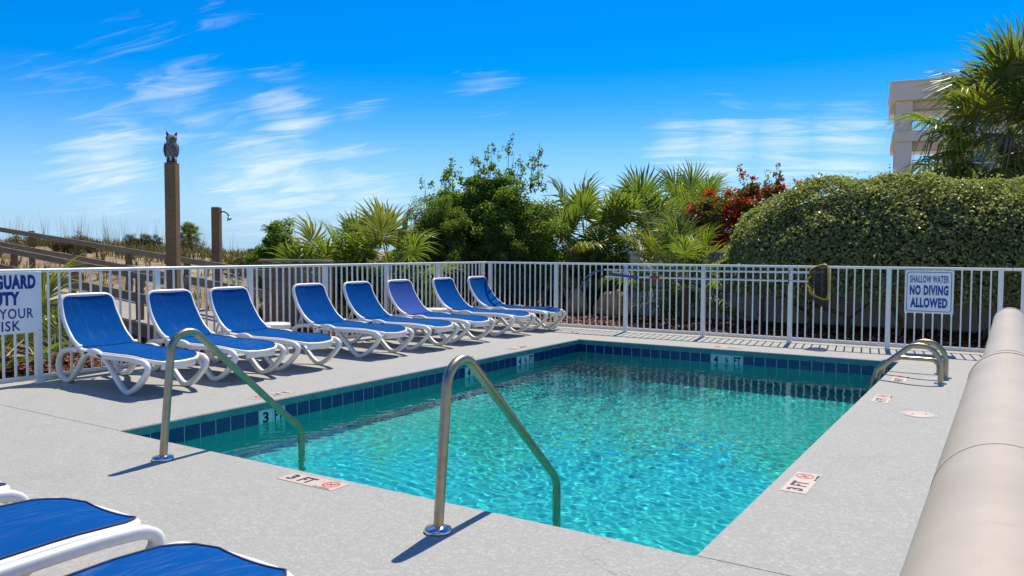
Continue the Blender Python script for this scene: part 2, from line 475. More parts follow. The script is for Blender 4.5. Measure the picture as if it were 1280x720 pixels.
deck = MB().add([(-8.98, -5, -.085), (4.6, -5, -.085), (4.6, 13.05, -.085), (-8.98, 13.05, -.085),
                 (X0-.05, Y0-.05, -.085), (X1+.05, Y0-.05, -.085), (X1+.05, Y1+.05, -.085), (X0-.05, Y1+.05, -.085)],
                [(0, 1, 5, 4), (1, 2, 6, 5), (2, 3, 7, 6), (3, 0, 4, 7)]).build('pool_deck', M_JOINT)
tag(deck, kind='structure')
g = .003; e = .003; bn = .026
XS = [(-8.97, X0, 'L'), (X0, X1, 'M'), (X1, 4.6, 'R')]
YS = [(-5, Y0-g, 'N'), (Y0, Y1, 'M'), (Y1, 13.03, 'F')]
for i, (xa, xb, a) in enumerate(XS):
    for j, (ya, yb, c) in enumerate(YS):
        if i == 1 and j == 1: continue
        r = [e if i == 0 else .0003, e if i == 2 else .0003, e if j < 2 and i != 1 else .0003, e if j == 0 else .0003]
        xa2, xb2, ya2, yb2 = xa, xb, ya, yb
        if i == 0 and j == 1: r[1] = bn; xb2 = X0
        if i == 2 and j == 1: r[0] = bn; xa2 = X1
        if i == 1 and j == 0: r[3] = bn; yb2 = Y0
        if i == 1 and j == 2: r[2] = bn; ya2 = Y1
        slab(xa2, xb2, ya2, yb2, r, parent=deck)
# teal band on the coping's inner face
M_BAND = mat('teal_coping', (.07, .27, .255), .55, var=.2, vscale=5, bump=.15)
for xa, xb, ya, yb in ((X0, X0+.003, Y0+.001, Y1), (X0+.003, X1-.003, Y1-.003, Y1), (X1-.003, X1, Y0+.001, Y1), (X0+.003, X1-.003, Y0, Y0+.003)):
    MB().box(xa, xb, ya, yb, -.076, -.018).build('coping_face', M_BAND, deck)

# basin
OH = .03                                # coping overhang
bx0, bx1, by0, by1 = X0-OH, X1+OH, Y0-OH, Y1+OH
zf0, zf1 = -1.12, -1.58
b = MB()
def quadgrid(A, B, C, D, nu, nv):
    A, B, C, D = map(Vector, (A, B, C, D)); V = []; F = []
    for j in range(nv+1):
        for i in range(nu+1):
            u, v = i/nu, j/nv; V.append((A*(1-u)+B*u)*(1-v) + (D*(1-u)+C*u)*v)
    for j in range(nv):
        for i in range(nu):
            a = j*(nu+1)+i; F.append((a, a+1, a+nu+2, a+nu+1))
    b.add(V, F)
zt = -.08
quadgrid((bx0, by0, zf0), (bx1, by0, zf0), (bx1, by1, zf1), (bx0, by1, zf1), 10, 16)
quadgrid((bx0, by1, zf1), (bx0, by0, zf0), (bx0, by0, zt), (bx0, by1, zt), 16, 4)
quadgrid((bx1, by1, zf1), (bx0, by1, zf1), (bx0, by1, zt), (bx1, by1, zt), 10, 4)
quadgrid((bx1, by0, zf0), (bx1, by1, zf1), (bx1, by1, zt), (bx1, by0, zt), 16, 4)
quadgrid((bx0, by0, zf0), (bx1, by0, zf0), (bx1, by0, zt), (bx0, by0, zt), 10, 4)
basin = b.build('pool_basin', M_BASIN); tag(basin, kind='structure')
basin.cycles.is_caustics_receiver = True
# waterline tiles: a grout bed with single tiles standing proud of it
TS = .1563; tz0, tz1 = -.236, -.084
bed = MB().box(bx0-.002, bx0+.004, by0+.01, by1-.004, tz0-.004, tz1+.003).box(bx0+.004, bx1-.004, by1-.004, by1+.002, tz0-.004, tz1+.003)
bed.box(bx1-.004, bx1+.002, by0, by1-.004, tz0-.004, tz1+.003).box(bx0, bx1-.004, by0-.002, by0+.004, tz0-.004, tz1+.003)
bed.build('grout_bed', M_GROUT, basin)
tme = MB().box(-.0732, .0732, -.004, .004, tz0, tz1-.002, .002).mesh('tile', M_TILE)
tmw = MB().box(-.0732, .0732, -.004, .004, tz0, tz1-.002, .002).mesh('tile', M_TILEW)
def mark(label_items, along, fixed, axis):
    pass
left_white = {5.063: 2, 8.466: 2, 9.767: 3}
nL = int((by1-by0)/TS)
cl_ = [by0 + (k+.5)*(by1-by0)/nL for k in range(nL)]
whites = {}
for c, k in ((5.063, 2), (8.466, 2), (9.767, 3)):
    i0 = min(range(nL-k), key=lambda i: abs(sum(cl_[i:i+k])/k - c))
    whites[c] = cl_[i0:i0+k]
allw = [x for v in whites.values() for x in v]
for y in cl_:
    link('tile', tmw if y in allw else tme, basin, mw=Matrix.Translation((bx0+.006, y, 0)) @ Matrix.Rotation(R(90), 4, 'Z'))
def lettering_left(y, s, width=.07, h=.105):
    text('depth_lettering', s, .12, M_BLACK, basin, frame((bx0+.0115, y, (tz0+tz1)/2), (0, 1, 0), (0, 0, 1)), bold=.004, width=width, height=h)
wl3 = whites[5.063]; lettering_left(wl3[0], '3'); lettering_left(wl3[1], 'FT', .105)
wl4 = whites[8.466]; lettering_left(wl4[0], '4'); lettering_left(wl4[1], 'FT', .105)
wl5 = whites[9.767]; lettering_left(wl5[0], '4'); lettering_left(wl5[1], '\u00bd', .055, .085); lettering_left(wl5[2], 'FT', .105)
nB = int((bx1-bx0)/TS); cb = [bx0 + (k+.5)*(bx1-bx0)/nB for k in range(nB)]
i0 = min(range(nB-3), key=lambda i: abs(sum(cb[i:i+3])/3 + 3.52)); wb = cb[i0:i0+3]
for x in cb: link('tile', tmw if x in wb else tme, basin, mw=Matrix.Translation((x, by1-.006, 0)))
for x, s, wd, hh in ((wb[0], '4', .07, .105), (wb[1], '\u00bd', .055, .085), (wb[2], 'FT', .105, .105)):
    text('depth_lettering', s, .12, M_BLACK, basin, frame((x, by1-.0115, (tz0+tz1)/2), (1, 0, 0), (0, 0, 1)), bold=.004, width=wd, height=hh)

# water: a real rippled sheet
def water():
    nx, ny = 390, 640
    xs = np.linspace(bx0-.001, bx1+.001, nx); ys = np.linspace(by0-.001, by1+.001, ny)
    Xg, Yg = np.meshgrid(xs, ys); Z = np.zeros_like(Xg)
    rg = np.random.default_rng(4)
    for k in range(120):
        lam = .060*(5.0**(rg.random()**1.6)); th = rg.normal(R(70), R(55)); ph = rg.random()*6.28
        amp = .000115*(lam/.2)**1.0
        kx, ky = math.cos(th)*6.283/lam, math.sin(th)*6.283/lam
        Z += amp*np.sin(kx*Xg+ky*Yg+ph + 1.3*np.sin(.9*Xg+rg.random()*6)+1.1*np.sin(.8*Yg+rg.random()*6))*.75
    # patchy strength: calmer and busier areas
    pt = .72+.28*np.sin(1.1*Xg+.6*Yg+1)+.22*np.sin(.7*Xg-1.3*Yg)
    Z *= pt*(1+1.1*np.clip((Yg-7)/4, 0, 1))
    # rings running out from the near left corner
    for (cx, cy, a, lam) in ((-4.6, 4.1, .0010, .12), (-2.42, 4.45, .0006, .10), (-5.8, 6.2, .0005, .14)):
        d = np.hypot(Xg-cx, Yg-cy); Z += a*np.sin(d*6.283/lam)*np.exp(-d/1.1)
    Z += WZ
    V = np.stack([Xg, Yg, Z], -1).reshape(-1, 3)
    i = np.arange(nx-1); j = np.arange(ny-1); I, J = np.meshgrid(i, j); A = (J*nx+I).ravel()
    F = np.stack([A, A+1, A+nx+1, A+nx], -1)
    return V, F
def fast_mesh(name, V, F, m, smooth=False):
    me = bpy.data.meshes.new(name); k = F.shape[1]
    me.vertices.add(len(V)); me.vertices.foreach_set('co', np.ascontiguousarray(V, dtype=np.float32).ravel())
    me.loops.add(F.size); me.loops.foreach_set('vertex_index', np.ascontiguousarray(F, dtype=np.int32).ravel())
    me.polygons.add(len(F)); me.polygons.foreach_set('loop_start', np.arange(len(F), dtype=np.int32)*k)
    me.polygons.foreach_set('loop_total', np.full(len(F), k, dtype=np.int32))
    me.polygons.foreach_set('use_smooth', np.full(len(F), smooth))
    me.materials.append(m); me.update(calc_edges=True); return me
MW = bpy.data.materials.new('water'); MW.use_nodes = True; MATS['water'] = MW
wb_ = NB(MW.node_tree); MW.node_tree.nodes.remove(MW.node_tree.nodes['Principled BSDF'])
gl = wb_.node('ShaderNodeBsdfGlass', inp={'Color': (.93, .99, .98, 1), 'Roughness': 0.0, 'IOR': 1.33})
wb_.l.new(gl.outputs[0], MW.node_tree.nodes['Material Output'].inputs['Surface'])
V, F = water()
wo = link('pool_water', fast_mesh('pool_water', V, F, MW, True)); tag(wo, kind='structure')
wo.cycles.is_caustics_caster = True

# deck depth markers set beside the pool edge
def marker(loc, xdir, ydir, txt, label, L=.47, W=.15, worn=False):
    o = empty('depth_marker', loc, 0, label, 'depth marker')
    M_ = frame((0, 0, 0), xdir, ydir)
    pl_ = MB().box(-L/2, L/2, -W/2, W/2, -.002, .003).build('marker_plate', M_PEACH, o); pl_.matrix_local = M_
    # tile joints
    mk = M_BLACKF if worn else M_BLACK
    def T(x, y, z=.0035): return M_ @ Matrix.Translation((x, y, z))
    parts = txt.split(' ')
    if parts[0] == '41/2':
        text('lettering', '4', .12, mk, o, T(-L*.41, .002), bold=.004, width=.05, height=.095)
        text('lettering', '\u00bd', .12, mk, o, T(-L*.285, .002), bold=.001, width=.05, height=.085)
    else: text('lettering', parts[0], .12, mk, o, T(-L*.36, .002), bold=.004, width=.055, height=.095)
    text('lettering', 'FT', .12, mk, o, T(-L*.09, .002), bold=.004, width=.105, height=.095)
    text('small_lettering', 'NO DIVING', .03, mk, o, T(L*.29, -W*.42), width=.13, height=.014)
    ring = MB(); n = 28; ro, ri = .056, .046
    ring.add([(math.cos(6.2832*k/n)*rad, math.sin(6.2832*k/n)*rad, 0) for k in range(n) for rad in (ro, ri)],
             [(2*k, 2*((k+1) % n), 2*((k+1) % n)+1, 2*k+1) for k in range(n)])
    c, s = math.cos(R(45)), math.sin(R(45))
    for q in (1, -1):
        ring.add([(-.05*c-.005*s*q, q*(-.05*s)+.005*c, 0.0002*q), (-.05*c+.005*s*q, q*(-.05*s)-.005*c, 0.0002*q), (.05*c+.005*s*q, q*.05*s-.005*c, 0.0002*q), (.05*c-.005*s*q, q*.05*s+.005*c, 0.0002*q)], [(0, 1, 2, 3) if q > 0 else (0, 1, 2, 3)])
    ro_ = ring.build('prohibition_ring', M_RED, o); ro_.matrix_local = T(L*.31, .012, .0042)
    fig = MB().box(-.03, -.008, -.008, .0, 0, .0004).box(-.008, .014, -.004, .006, 0, .0004).lathe([(.007, 0), (.007, .0004)], 10, (.021, .008, 0))
    f_ = fig.build('diver_symbol', mk, o); f_.matrix_local = T(L*.31, .012, .0037)
    return o
marker((-3.60, 3.392, 0), (1, 0, 0), (0, 1, 0), '3 FT', 'peach 3 FT marker on near deck between the two handrails')
marker((-1.06, 5.03, 0), (0, 1, 0), (-1, 0, 0), '3 FT', 'peach 3 FT marker on right deck, nearest the camera')
marker((-1.03, 8.37, 0), (0, 1, 0), (-1, 0, 0), '4 FT', 'peach depth marker between round deck lid and pool ladder', worn=True)
marker((-1.03, 9.80, 0), (0, 1, 0), (-1, 0, 0), '41/2 FT', 'peach depth marker on deck at the foot of the pool ladder', worn=True)
marker((-6.10, 5.22, 0), (0, -1, 0), (1, 0, 0), '3 FT', 'faint peach 3 FT marker on left deck beside the nearer handrail', worn=True)
marker((-6.10, 8.45, 0), (0, -1, 0), (1, 0, 0), '4 FT', 'faint peach marker on left deck above the 4 FT tiles', worn=True)
marker((-6.10, 9.80, 0), (0, -1, 0), (1, 0, 0), '41/2 FT', 'faint peach marker on left deck near the far pool corner', worn=True)
marker((-3.55, 11.60, 0), (-1, 0, 0), (0, -1, 0), '41/2 FT', 'faint peach marker on far deck above the 4 1/2 FT tiles', worn=True)
# round lid in the deck
lid = empty('deck_lid', (-.65, 7.73, 0), 0, 'round peach skimmer lid set in the right deck', 'deck lid')
MB().lathe([(.125, -.002), (.125, .004), (.118, .006), (0.0005, .006)], 32).build('lid_plate', M_PEACH, lid)
MB().lathe([(.146, -.002), (.146, .003), (.130, .003), (.130, -.002)], 32, cap=False).build('lid_rim', M_CURB, lid)
for q in (-1, 1): MB().lathe([(.012, .006), (.012, .0075), (.0005, .0075)], 10, (q*.05, .03*q, 0)).build('finger_hole', M_BLACKF, lid)

# ================================================================== FENCES
HF = 1.22
def fence(name, label, axis, fixed, posts, ends, pick_gap=.117, sgn=1):
    o = empty(name, (0, 0, 0), 0, label, 'fence')
    def P(t): return (fixed, t, 0) if axis == 'y' else (t, fixed, 0)
    def rz(): return R(90) if axis == 'y' else 0
    pm = MB().box(-.032, .032, -.032, .032, -.02, HF-.025, .004).mesh('post', M_WHITE)
    fm = MB().box(-.055, .055, -.055, .055, .0, .008, .002).mesh('post_flange', M_WHITE)
    km = MB().box(-.0095, .0095, -.0095, .0095, .062, HF-.042).mesh('picket', M_WHITE)
    for t in posts:
        p_ = link('post', pm, o, P(t)); f_ = link('flange', fm, p_)
    a, c = ends
    L = abs(c-a); mid = (a+c)/2
    tr = MB(); tr.box(-L/2, L/2, -.03, .03, HF-.042, HF-.004, .008)
    q = tr.build('top_rail', M_WHITE, o, P(mid)); q.rotation_euler.z = rz()
    br = MB(); br.box(-L/2, L/2, -.018, .018, .052, .085, .004)
    q = br.build('bottom_rail', M_WHITE, o, P(mid)); q.rotation_euler.z = rz()
    pts = sorted(posts)
    for t0, t1 in zip(pts[:-1], pts[1:]):
        n = max(1, round((t1-t0)/pick_gap))
        if t1-t0 < .3: continue
        for k in range(1, n): link('picket', km, o, P(t0+(t1-t0)*k/n))
    for t in posts[:0]: pass
    return o
SL, OL, SB, OB = 1.3863, 4.3557, 1.4038, -7.1404
lp = [OL + k*SL for k in range(-1, 6)] + [YF-.09]
fence('left_fence', 'white metal picket fence behind the row of loungers', 'y', XF, lp, (lp[0]-.05, YF+.03))
bp = [XF+.12, OB] + [OB + k*SB for k in range(1, 6)]
fence('back_fence', 'white metal picket fence across the far end of the pool', 'x', YF, bp, (XF+.032, bp[-1]+.134))
fence('gate_fence', 'short white picket fence section beyond the pipe rail', 'x', YF, [bp[-1]+.27, bp[-1]+.27+SB, bp[-1]+.27+2*SB], (bp[-1]+.137, bp[-1]+.3+2*SB))
# concrete edging behind the fence
cb_ = MB().box(-9.10, -8.985, -5, 13.17, -.25, .03, .01).build('edging_kerb', M_CURB); tag(cb_, kind='structure')
cb2 = MB().box(-8.98, 4.6, 13.055, 13.17, -.25, .035, .01).build('edging_kerb', M_CURB); tag(cb2, kind='structure')

# ---- signs on the fences
def sign(name, label, origin, xd, yd, wd, ht):
    o = empty(name, origin, 0, label, 'sign'); M_ = frame((0, 0, 0), xd, yd)
    pnl = MB().box(-wd/2, wd/2, -ht/2, ht/2, -.002, .002, .0008).build('panel', M_SIGN, o); pnl.matrix_local = M_
    return o, M_
sx, sz = -.995, .862
o, M_ = sign('warning_sign', 'white sign with blue border reading SHALLOW WATER NO DIVING ALLOWED', (sx, YF-.05, sz), (1, 0, 0), (0, 0, 1), .625, .62)
bd = MB(); n = 6
def rrect(wd, ht, rad, n=6):
    P = []
    for (cx, cy, a0) in ((wd/2-rad, ht/2-rad, 0), (-wd/2+rad, ht/2-rad, 90), (-wd/2+rad, -ht/2+rad, 180), (wd/2-rad, -ht/2+rad, 270)):
        for k in range(n+1): a = R(a0+90*k/n); P.append((cx+rad*math.cos(a), cy+rad*math.sin(a)))
    return P
A, B_ = rrect(.575, .57, .035), rrect(.556, .551, .027)
N = len(A)
bd.add([(x, y, .0026) for (x, y) in A] + [(x, y, .0026) for (x, y) in B_], [(k, (k+1) % N, N+(k+1) % N, N+k) for k in range(N)])
q = bd.build('border', M_BLUE, o); q.matrix_local = M_
for s, yy, wd, hh in (('SHALLOW WATER', .180, .495, .105), ('NO DIVING', .022, .495, .145), ('ALLOWED', -.158, .475, .145)):
    text('lettering', s, .15, M_BLUE, o, M_ @ Matrix.Translation((0, yy, .003)), bold=.0085 if len(s) < 12 else .004, width=wd, height=hh)
for qx in (-1, 1):
    for qy in (-1, 1): MB().lathe([(.008, 0), (.006, .004), (.0005, .005)], 10).build('bolt', M_CHROME, o).matrix_local = M_ @ Matrix.Translation((qx*.295, qy*.292, .002))
q = text('maker_mark', 'ABC', .012, M_BLUE, o, M_ @ Matrix.Translation((.22, -.264, .003)), width=.04, height=.008) if False else None

# left sign: right edge at y=4.37, runs out of the picture
sw, sh = 1.06, .64
o, M_ = sign('lifeguard_sign', 'white sign with navy lettering about the lifeguard, cut by left edge', (XF+.05, 4.372-sw/2, .868), (0, 1, 0), (0, 0, 1), sw, sh)
def rt(s, right, yy, wd, hh, bold):
    text('lettering', s, .15, M_NAVY, o, M_ @ Matrix.Translation((sw/2-right-wd/2, yy, .003)), bold=bold, width=wd, height=hh)
rt('NO LIFEGUARD', .055, .215, .82, .15, .009)
rt('ON DUTY', .215, .045, .58, .145, .009)
rt('SWIM AT YOUR', .085, -.112, .86, .105, .002)
rt('RISK', .215, -.238, .265, .105, .002); rt('OWN', .53, -.238, .27, .105, .002)
for qx in (-1, 1):
    for qy in (-1, 1): MB().lathe([(.008, 0), (.006, .004), (.0005, .005)], 10).build('bolt', M_CHROME, o).matrix_local = M_ @ Matrix.Translation((qx*.505, qy*.30, .002))

# ================================================================== HANDRAILS AND LADDER
def fillet(pts, rad, n=10):
    P = [Vector(p) for p in pts]; out = [P[0]]
    for i in range(1, len(P)-1):
        r = rad[i-1] if hasattr(rad, '__len__') else rad
        a = (P[i-1]-P[i]).normalized(); c = (P[i+1]-P[i]).normalized()
        ang = a.angle(c); d = r/math.tan(ang/2); d = min(d, .48*(P[i]-P[i-1]).length if i > 1 else .95*(P[i]-P[i-1]).length, .7*(P[i+1]-P[i]).length)
        r = d*math.tan(ang/2); bis = (a+c).normalized(); ctr = P[i] + bis*(r/math.sin(ang/2))
        s0 = P[i]+a*d-ctr; s1 = P[i]+c*d-ctr
        for k in range(n+1): out.append(ctr + s0.normalized().slerp(s1.normalized(), k/n).normalized()*r)
    out.append(P[-1]); return out
def handrail(x, yb, label):
    o = empty('handrail', (x, yb, 0), 0, label, 'handrail', 'stainless pool entry handrails')
    pts = [(0, 0, 0), (0, .10, 1.00), (0, 1.235, -.03), (0, 1.235, -1.12)]
    path = fillet(pts, [.135, .15], 14)
    MB().tube(path, .0262, 18).build('rail', M_STEELW, o)
    MB().lathe([(.068, 0), (.072, .012), (.066, .022), (.034, .028), (.028, .034), (.0255, .034)], 28, cap=False).build('flange', M_CHROME, o)
    return o
handrail(-4.83, 3.20, 'stainless handrail with chrome flange nearer the blue loungers')
handrail(-2.42, 3.125, 'stainless handrail with chrome flange in the centre foreground')
lad = empty('pool_ladder', (-.62, 9.90, 0), 0, 'stainless pool ladder with two arched rails at far right edge', 'ladder')
for dy, bx in ((-.23, 0.0), (.24, .02)):
    pts = [(bx, dy, 0), (bx, dy, .66), (bx-.64, dy, .10), (bx-.72, dy, -.25), (bx-.72, dy, -1.25)]
    path = fillet(pts, [.21, .14, .1], 14)
    rl = MB().tube(path, .0275, 16).build('rail', M_STEELW, lad)
    MB().lathe([(.062, 0), (.062, .010), (.03, .018), (.0255, .018)], 24, (bx, dy, 0), cap=False).build('flange', M_STEEL, rl)
for z in (-.42, -.68, -.94): MB().box(-.77, -.68, -.23, .24, z-.015, z+.015, .006).build('tread', M_PLASTIC, lad)
lr = empty('grab_rail', (-.69, 10.44, 0), 0, 'low stainless grab rail bent down to deck behind the ladder', 'grab rail')
MB().tube(fillet([(0, 0, 0), (0, 0, .165), (-.40, .0, .165), (-.60, .0, .10)], [.09, .09], 10), .024, 14).build('rail', M_STEELW, lr)
MB().tube([(-.58, 0, .108), (-.60, 0, -.20)], .02, 12).build('wall_leg', M_STEELW, lr)
MB().lathe([(.05, 0), (.05, .008), (.022, .014)], 20, cap=False).build('flange', M_STEEL, lr)

# ================================================================== LOUNGERS
def make_lounger(name='sun_lounger'):
    o = empty(name)
    side = [(.52, .366), (.75, .352), (1.0, .345), (1.25, .350), (1.48, .352), (1.64, .346), (1.735, .334), (1.782, .297), (1.768, .247), (1.69, .168), (1.58, .085), (1.48, .034), (1.40, .023), (1.325, .055), (1.22, .135),
            (1.08, .255), (.96, .335), (.83, .378), (.70, .372), (.60, .32), (.50, .225), (.39, .115), (.28, .038), (.17, .024), (.075, .065), (.028, .15), (.045, .245), (.13, .325), (.27, .362), (.45, .368)]
    path = spline([(x, 0, z) for x, z in side], 4)
    lm = MB().ribbon(path, .052, .05).mesh('leg_frame', M_PLASTIC)
    fm = MB().box(-.035, .045, -.02, .045, -.003, .030, .003).mesh('foot_pad', M_RUBBER)
    for s in (-1, 1):
        l = link('leg_frame', lm, o, (0, s*.312, 0))
        link('foot_pad', fm, l, (1.41, 0, .003)); link('foot_pad', fm, l, (.22, 0, .003))
    # seat frame: rim with rounded front
    def zs(x):
        xs = [.36, .6, .9, 1.2, 1.45, 1.62, 1.74, 1.81]; zz = [.385, .372, .362, .366, .372, .364, .345, .318]
        return float(np.interp(x, xs, zz))
    hw = .292; c = []
    for x in np.linspace(.40, 1.58, 14): c.append((x, -hw))
    for a in np.linspace(0, 90, 7)[1:]: c.append((1.58+.21*math.sin(R(a)), -hw+.16*(1-math.cos(R(a)))))
    c2 = [(x, -y) for x, y in reversed(c)]
    loop = c + [(1.802, -.07), (1.805, 0), (1.802, .07)] + c2
    rim = MB().tube([(x, y, zs(x)) for x, y in loop], .02, 10, cap=True)
    # apron under the foot end and cross bars
    rim.ribbon([(1.785, 0, .335), (1.792, 0, .30), (1.782, 0, .262)], .36, .03)
    rim.box(.98, 1.03, -hw, hw, .31, .345, .006); rim.box(.44, .49, -hw, hw, .33, .365, .006)
    rim.build('seat_frame', M_PLASTIC, o)
    V = []; F = []; nx, ny = 26, 9
    for i in range(nx):
        x = .42+1.36*i/(nx-1)
        h = hw-.008 if x < 1.58 else hw-.008-.16*(1-math.sqrt(max(0, 1-((x-1.58)/.212)**2)))
        for j in range(ny):
            v = -1+2*j/(ny-1); V.append((x, v*h, zs(x)+.022-.012*(1-v*v)))
    for i in range(nx-1):
        for j in range(ny-1): a = i*ny+j; F.append((a, a+ny, a+ny+1, a+1))
    sl_ = MB().add(V, F, True)
    sl_.add([(x, y, z-.006) for x, y, z in V], [tuple(reversed(f)) for f in F], True)
    ss = sl_.build('seat_sling', M_SLING, o)
    edge = [V[i*ny] for i in range(nx)] + [V[(nx-1)*ny+j] for j in range(1, ny)] + [V[i*ny+ny-1] for i in range(nx-2, -1, -1)]
    MB().tube([(x, y, z+.001) for x, y, z in edge], .0055, 6).build('piping', M_NAVYF, ss)
    # backrest
    br = empty_part = None
    prof = spline([(.47, 0, .385), (.31, 0, .475), (.185, 0, .60), (.085, 0, .75), (.022, 0, .918)], 6)
    ts = np.linspace(0, 1, len(prof))
    def bp_(t):
        return Vector((np.interp(t, ts, [p.x for p in prof]), 0, np.interp(t, ts, [p.z for p in prof])))
    def hwb(t): return np.interp(t, [0, .15, .6, 1], [.282, .298, .295, .272])
    c = [(t, -hwb(t)) for t in np.linspace(0, .87, 14)]
    for a in np.linspace(0, 90, 8)[1:]: c.append((.87+.13*math.sin(R(a)), -hwb(.9)+.11*(1-math.cos(R(a)))))
    loop = c + [(1.006, -.08), (1.008, 0), (1.006, .08)] + [(t, -y) for t, y in reversed(c)]
    rim = MB().tube([(bp_(min(t, 1)).x-max(0, t-1)*.1, y, bp_(min(t, 1)).z+max(0, t-1)*.15) for t, y in loop], .0245, 10)
    rim.build('backrest_frame', M_PLASTIC, o)
    V = []; F = []; nx, ny = 18, 9
    for i in range(nx):
        t = .0+.985*i/(nx-1); h = hwb(t)-.006 if t < .87 else hwb(.9)-.006-.11*(1-math.sqrt(max(0, 1-((t-.87)/.132)**2)))
        p = bp_(t); q = bp_(min(1, t+.02)); tt = (q-bp_(max(0, t-.02))).normalized(); nn = Vector((-tt.z, 0, tt.x)); nn = nn if nn.x > 0 else -nn
        for j in range(ny):
            v = -1+2*j/(ny-1); P = p + nn*(.023-.012*(1-v*v)); V.append((P.x, v*h, P.z))
    for i in range(nx-1):
        for j in range(ny-1): a = i*ny+j; F.append((a, a+ny, a+ny+1, a+1))
    sb_ = MB().add(V, F, True).add([(x-.006, y, z-.003) for x, y, z in V], [tuple(reversed(f)) for f in F], True)
    sb_.build('backrest_sling', M_SLING, o)
    hm = MB().lathe([(.02, -.05), (.036, -.044), (.04, 0), (.036, .044), (.02, .05)], 14).mesh('hinge', M_PLASTIC)
    for s in (-1, 1):
        link('hinge', hm, o, mw=Matrix.Translation((.455, s*.302, .402)) @ Matrix.Rotation(R(90), 4, 'X') @ Matrix.Scale(.62, 4))
    MB().tube([(.20, -.24, .56), (.10, -.24, .36), (.10, .24, .36), (.20, .24, .56)], .013, 8).build('back_brace', M_PLASTIC, o)
    return o
proto = make_lounger()
LG = 'blue sling loungers lined up along the fence'
ly = [(4.80, 'lounger nearest the lifeguard sign, first of the row along the left fence'),
      (5.80, 'second lounger from the lifeguard sign in the row along the left fence'),
      (6.67, 'third lounger from the lifeguard sign, left of the nearer white side table'),
      (8.07, 'fourth lounger from the lifeguard sign, right of the nearer white side table'),
      (9.03, 'fifth lounger from the lifeguard sign in the row along the left fence'),
      (10.05, 'lounger with a faded violet-blue backrest, left of the farther side table'),
      (11.25, 'seventh lounger from the lifeguard sign, right of the farther side table'),
      (12.29, 'last lounger of the row, in the far fence corner')]
def set_lounger(o, loc, rz, label, group): o.location = loc; o.rotation_euler = (0, 0, rz); tag(o, label, 'sun lounger', group)
for i, (y, lab) in enumerate(ly):
    o = proto if i == 0 else copy_tree(proto)
    set_lounger(o, (-8.70+random.uniform(-.005, .03)+(.03 if i > 3 else 0), y+.045, 0.0), R(-3.0+random.uniform(-1.4, 1.4) if i < 7 else -1.5), 'white framed blue '+lab, LG)
    if i == 5:
        for ch in [c for c in COL.objects if c.parent == o and c.name.startswith('backrest_sling')]:
            ch.data = ch.data.copy(); ch.data.materials[0] = M_SLINGF
for x, y, rz, lab in ((-4.03, 1.80, 90.5, 'white framed blue lounger whose foot end just enters the left edge'),
                      (-3.115, 1.86, 90, 'white framed blue lounger at lower left with its side leg in view'),
                      (-2.205, 1.83, 89, 'blue lounger foot end cut by the bottom edge')):
    o = copy_tree(proto); a = R(rz)
    set_lounger(o, (x-1.82*math.cos(a), y-1.82*math.sin(a), 0), a, lab, 'foreground loungers facing the pool')

# ---- side tables
def make_table():
    o = empty('side_table')
    MB().lathe([(.0005, .385), (.215, .385), (.215, .375), (.228, .375), (.236, .39), (.236, .422), (.228, .43), (.0005, .432)], 36).build('tabletop', M_PLASTIC, o)
    lm = MB().tube([(.17, 0, .385), (.175, 0, .2), (.195, 0, 0)], [.022, .018, .016], 8).mesh('leg', M_PLASTIC)
    for k in range(4): link('leg', lm, o, mw=Matrix.Rotation(R(45+90*k), 4, 'Z'))
    MB().lathe([(.172, .30), (.186, .30), (.186, .335), (.172, .335), (.172, .30)], 28, cap=False).build('skirt_ring', M_PLASTIC, o)
    return o
t1 = make_table(); t1.location = (-8.46, 7.27, 0); tag(t1, 'round white plastic side table between third and fourth lounger', 'side table', 'white side tables between loungers')
t2 = copy_tree(t1); t2.location = (-8.40, 10.72, 0); t2['label'] = 'round white plastic side table between sixth and seventh lounger'

# ================================================================== PIPE RAIL BESIDE THE CAMERA
pr = empty('pipe_rail', (0.0, 2.9, 0), 0, 'thick weathered tan plastic pipe rail running along the right edge', 'pipe rail')
PZ = CAM_H-.24
def pipe(y0, y1, r, name, x=0):
    pth = [(x, y0-2.9, PZ), (x, y1-2.9, PZ)]
    return MB().tube(pth, r, 48, cap=True).build(name, M_PVC, pr)
pipe(1.66, 3.20, .0497, 'pipe')
pipe(.86, 1.67, .0623, 'coupling')
pipe(-1.6, .862, .0618, 'pipe')
MB().tube([(0, 3.195-2.9, PZ), (0, 3.225-2.9, PZ)], .0512, 40).build('end_cap', M_PVC, pr)
MB().tube([(0, 1.65-2.9, PZ), (0, 1.675-2.9, PZ)], .0634, 40).build('coupling_lip', M_PVC, pr)
MB().tube([(0, 1.678-2.9, PZ), (0, 1.80-2.9, PZ)], .0525, 40).build('shade_ring', mat('shade_grey', (.20, .18, .165), .7, var=.2), pr)  # dark ring added to stand for the shade beyond the coupling step
for y in (2.75, -1.2): MB().tube([(0, y-2.9, 0), (0, y-2.9, PZ)], .03, 20).build('upright', M_PVC, pr)
p2 = empty('second_pipe', (.108, 3.14, 0), 0, 'short tan pipe end beside the long pipe rail at right edge', 'pipe')
MB().tube([(0, -1.0, PZ-.0), (0, .06, PZ-.0)], .044, 32).build('pipe', M_PVC, p2)
MB().tube([(0, -.2, 0), (0, -.2, PZ)], .028, 16).build('upright', M_PVC, p2)

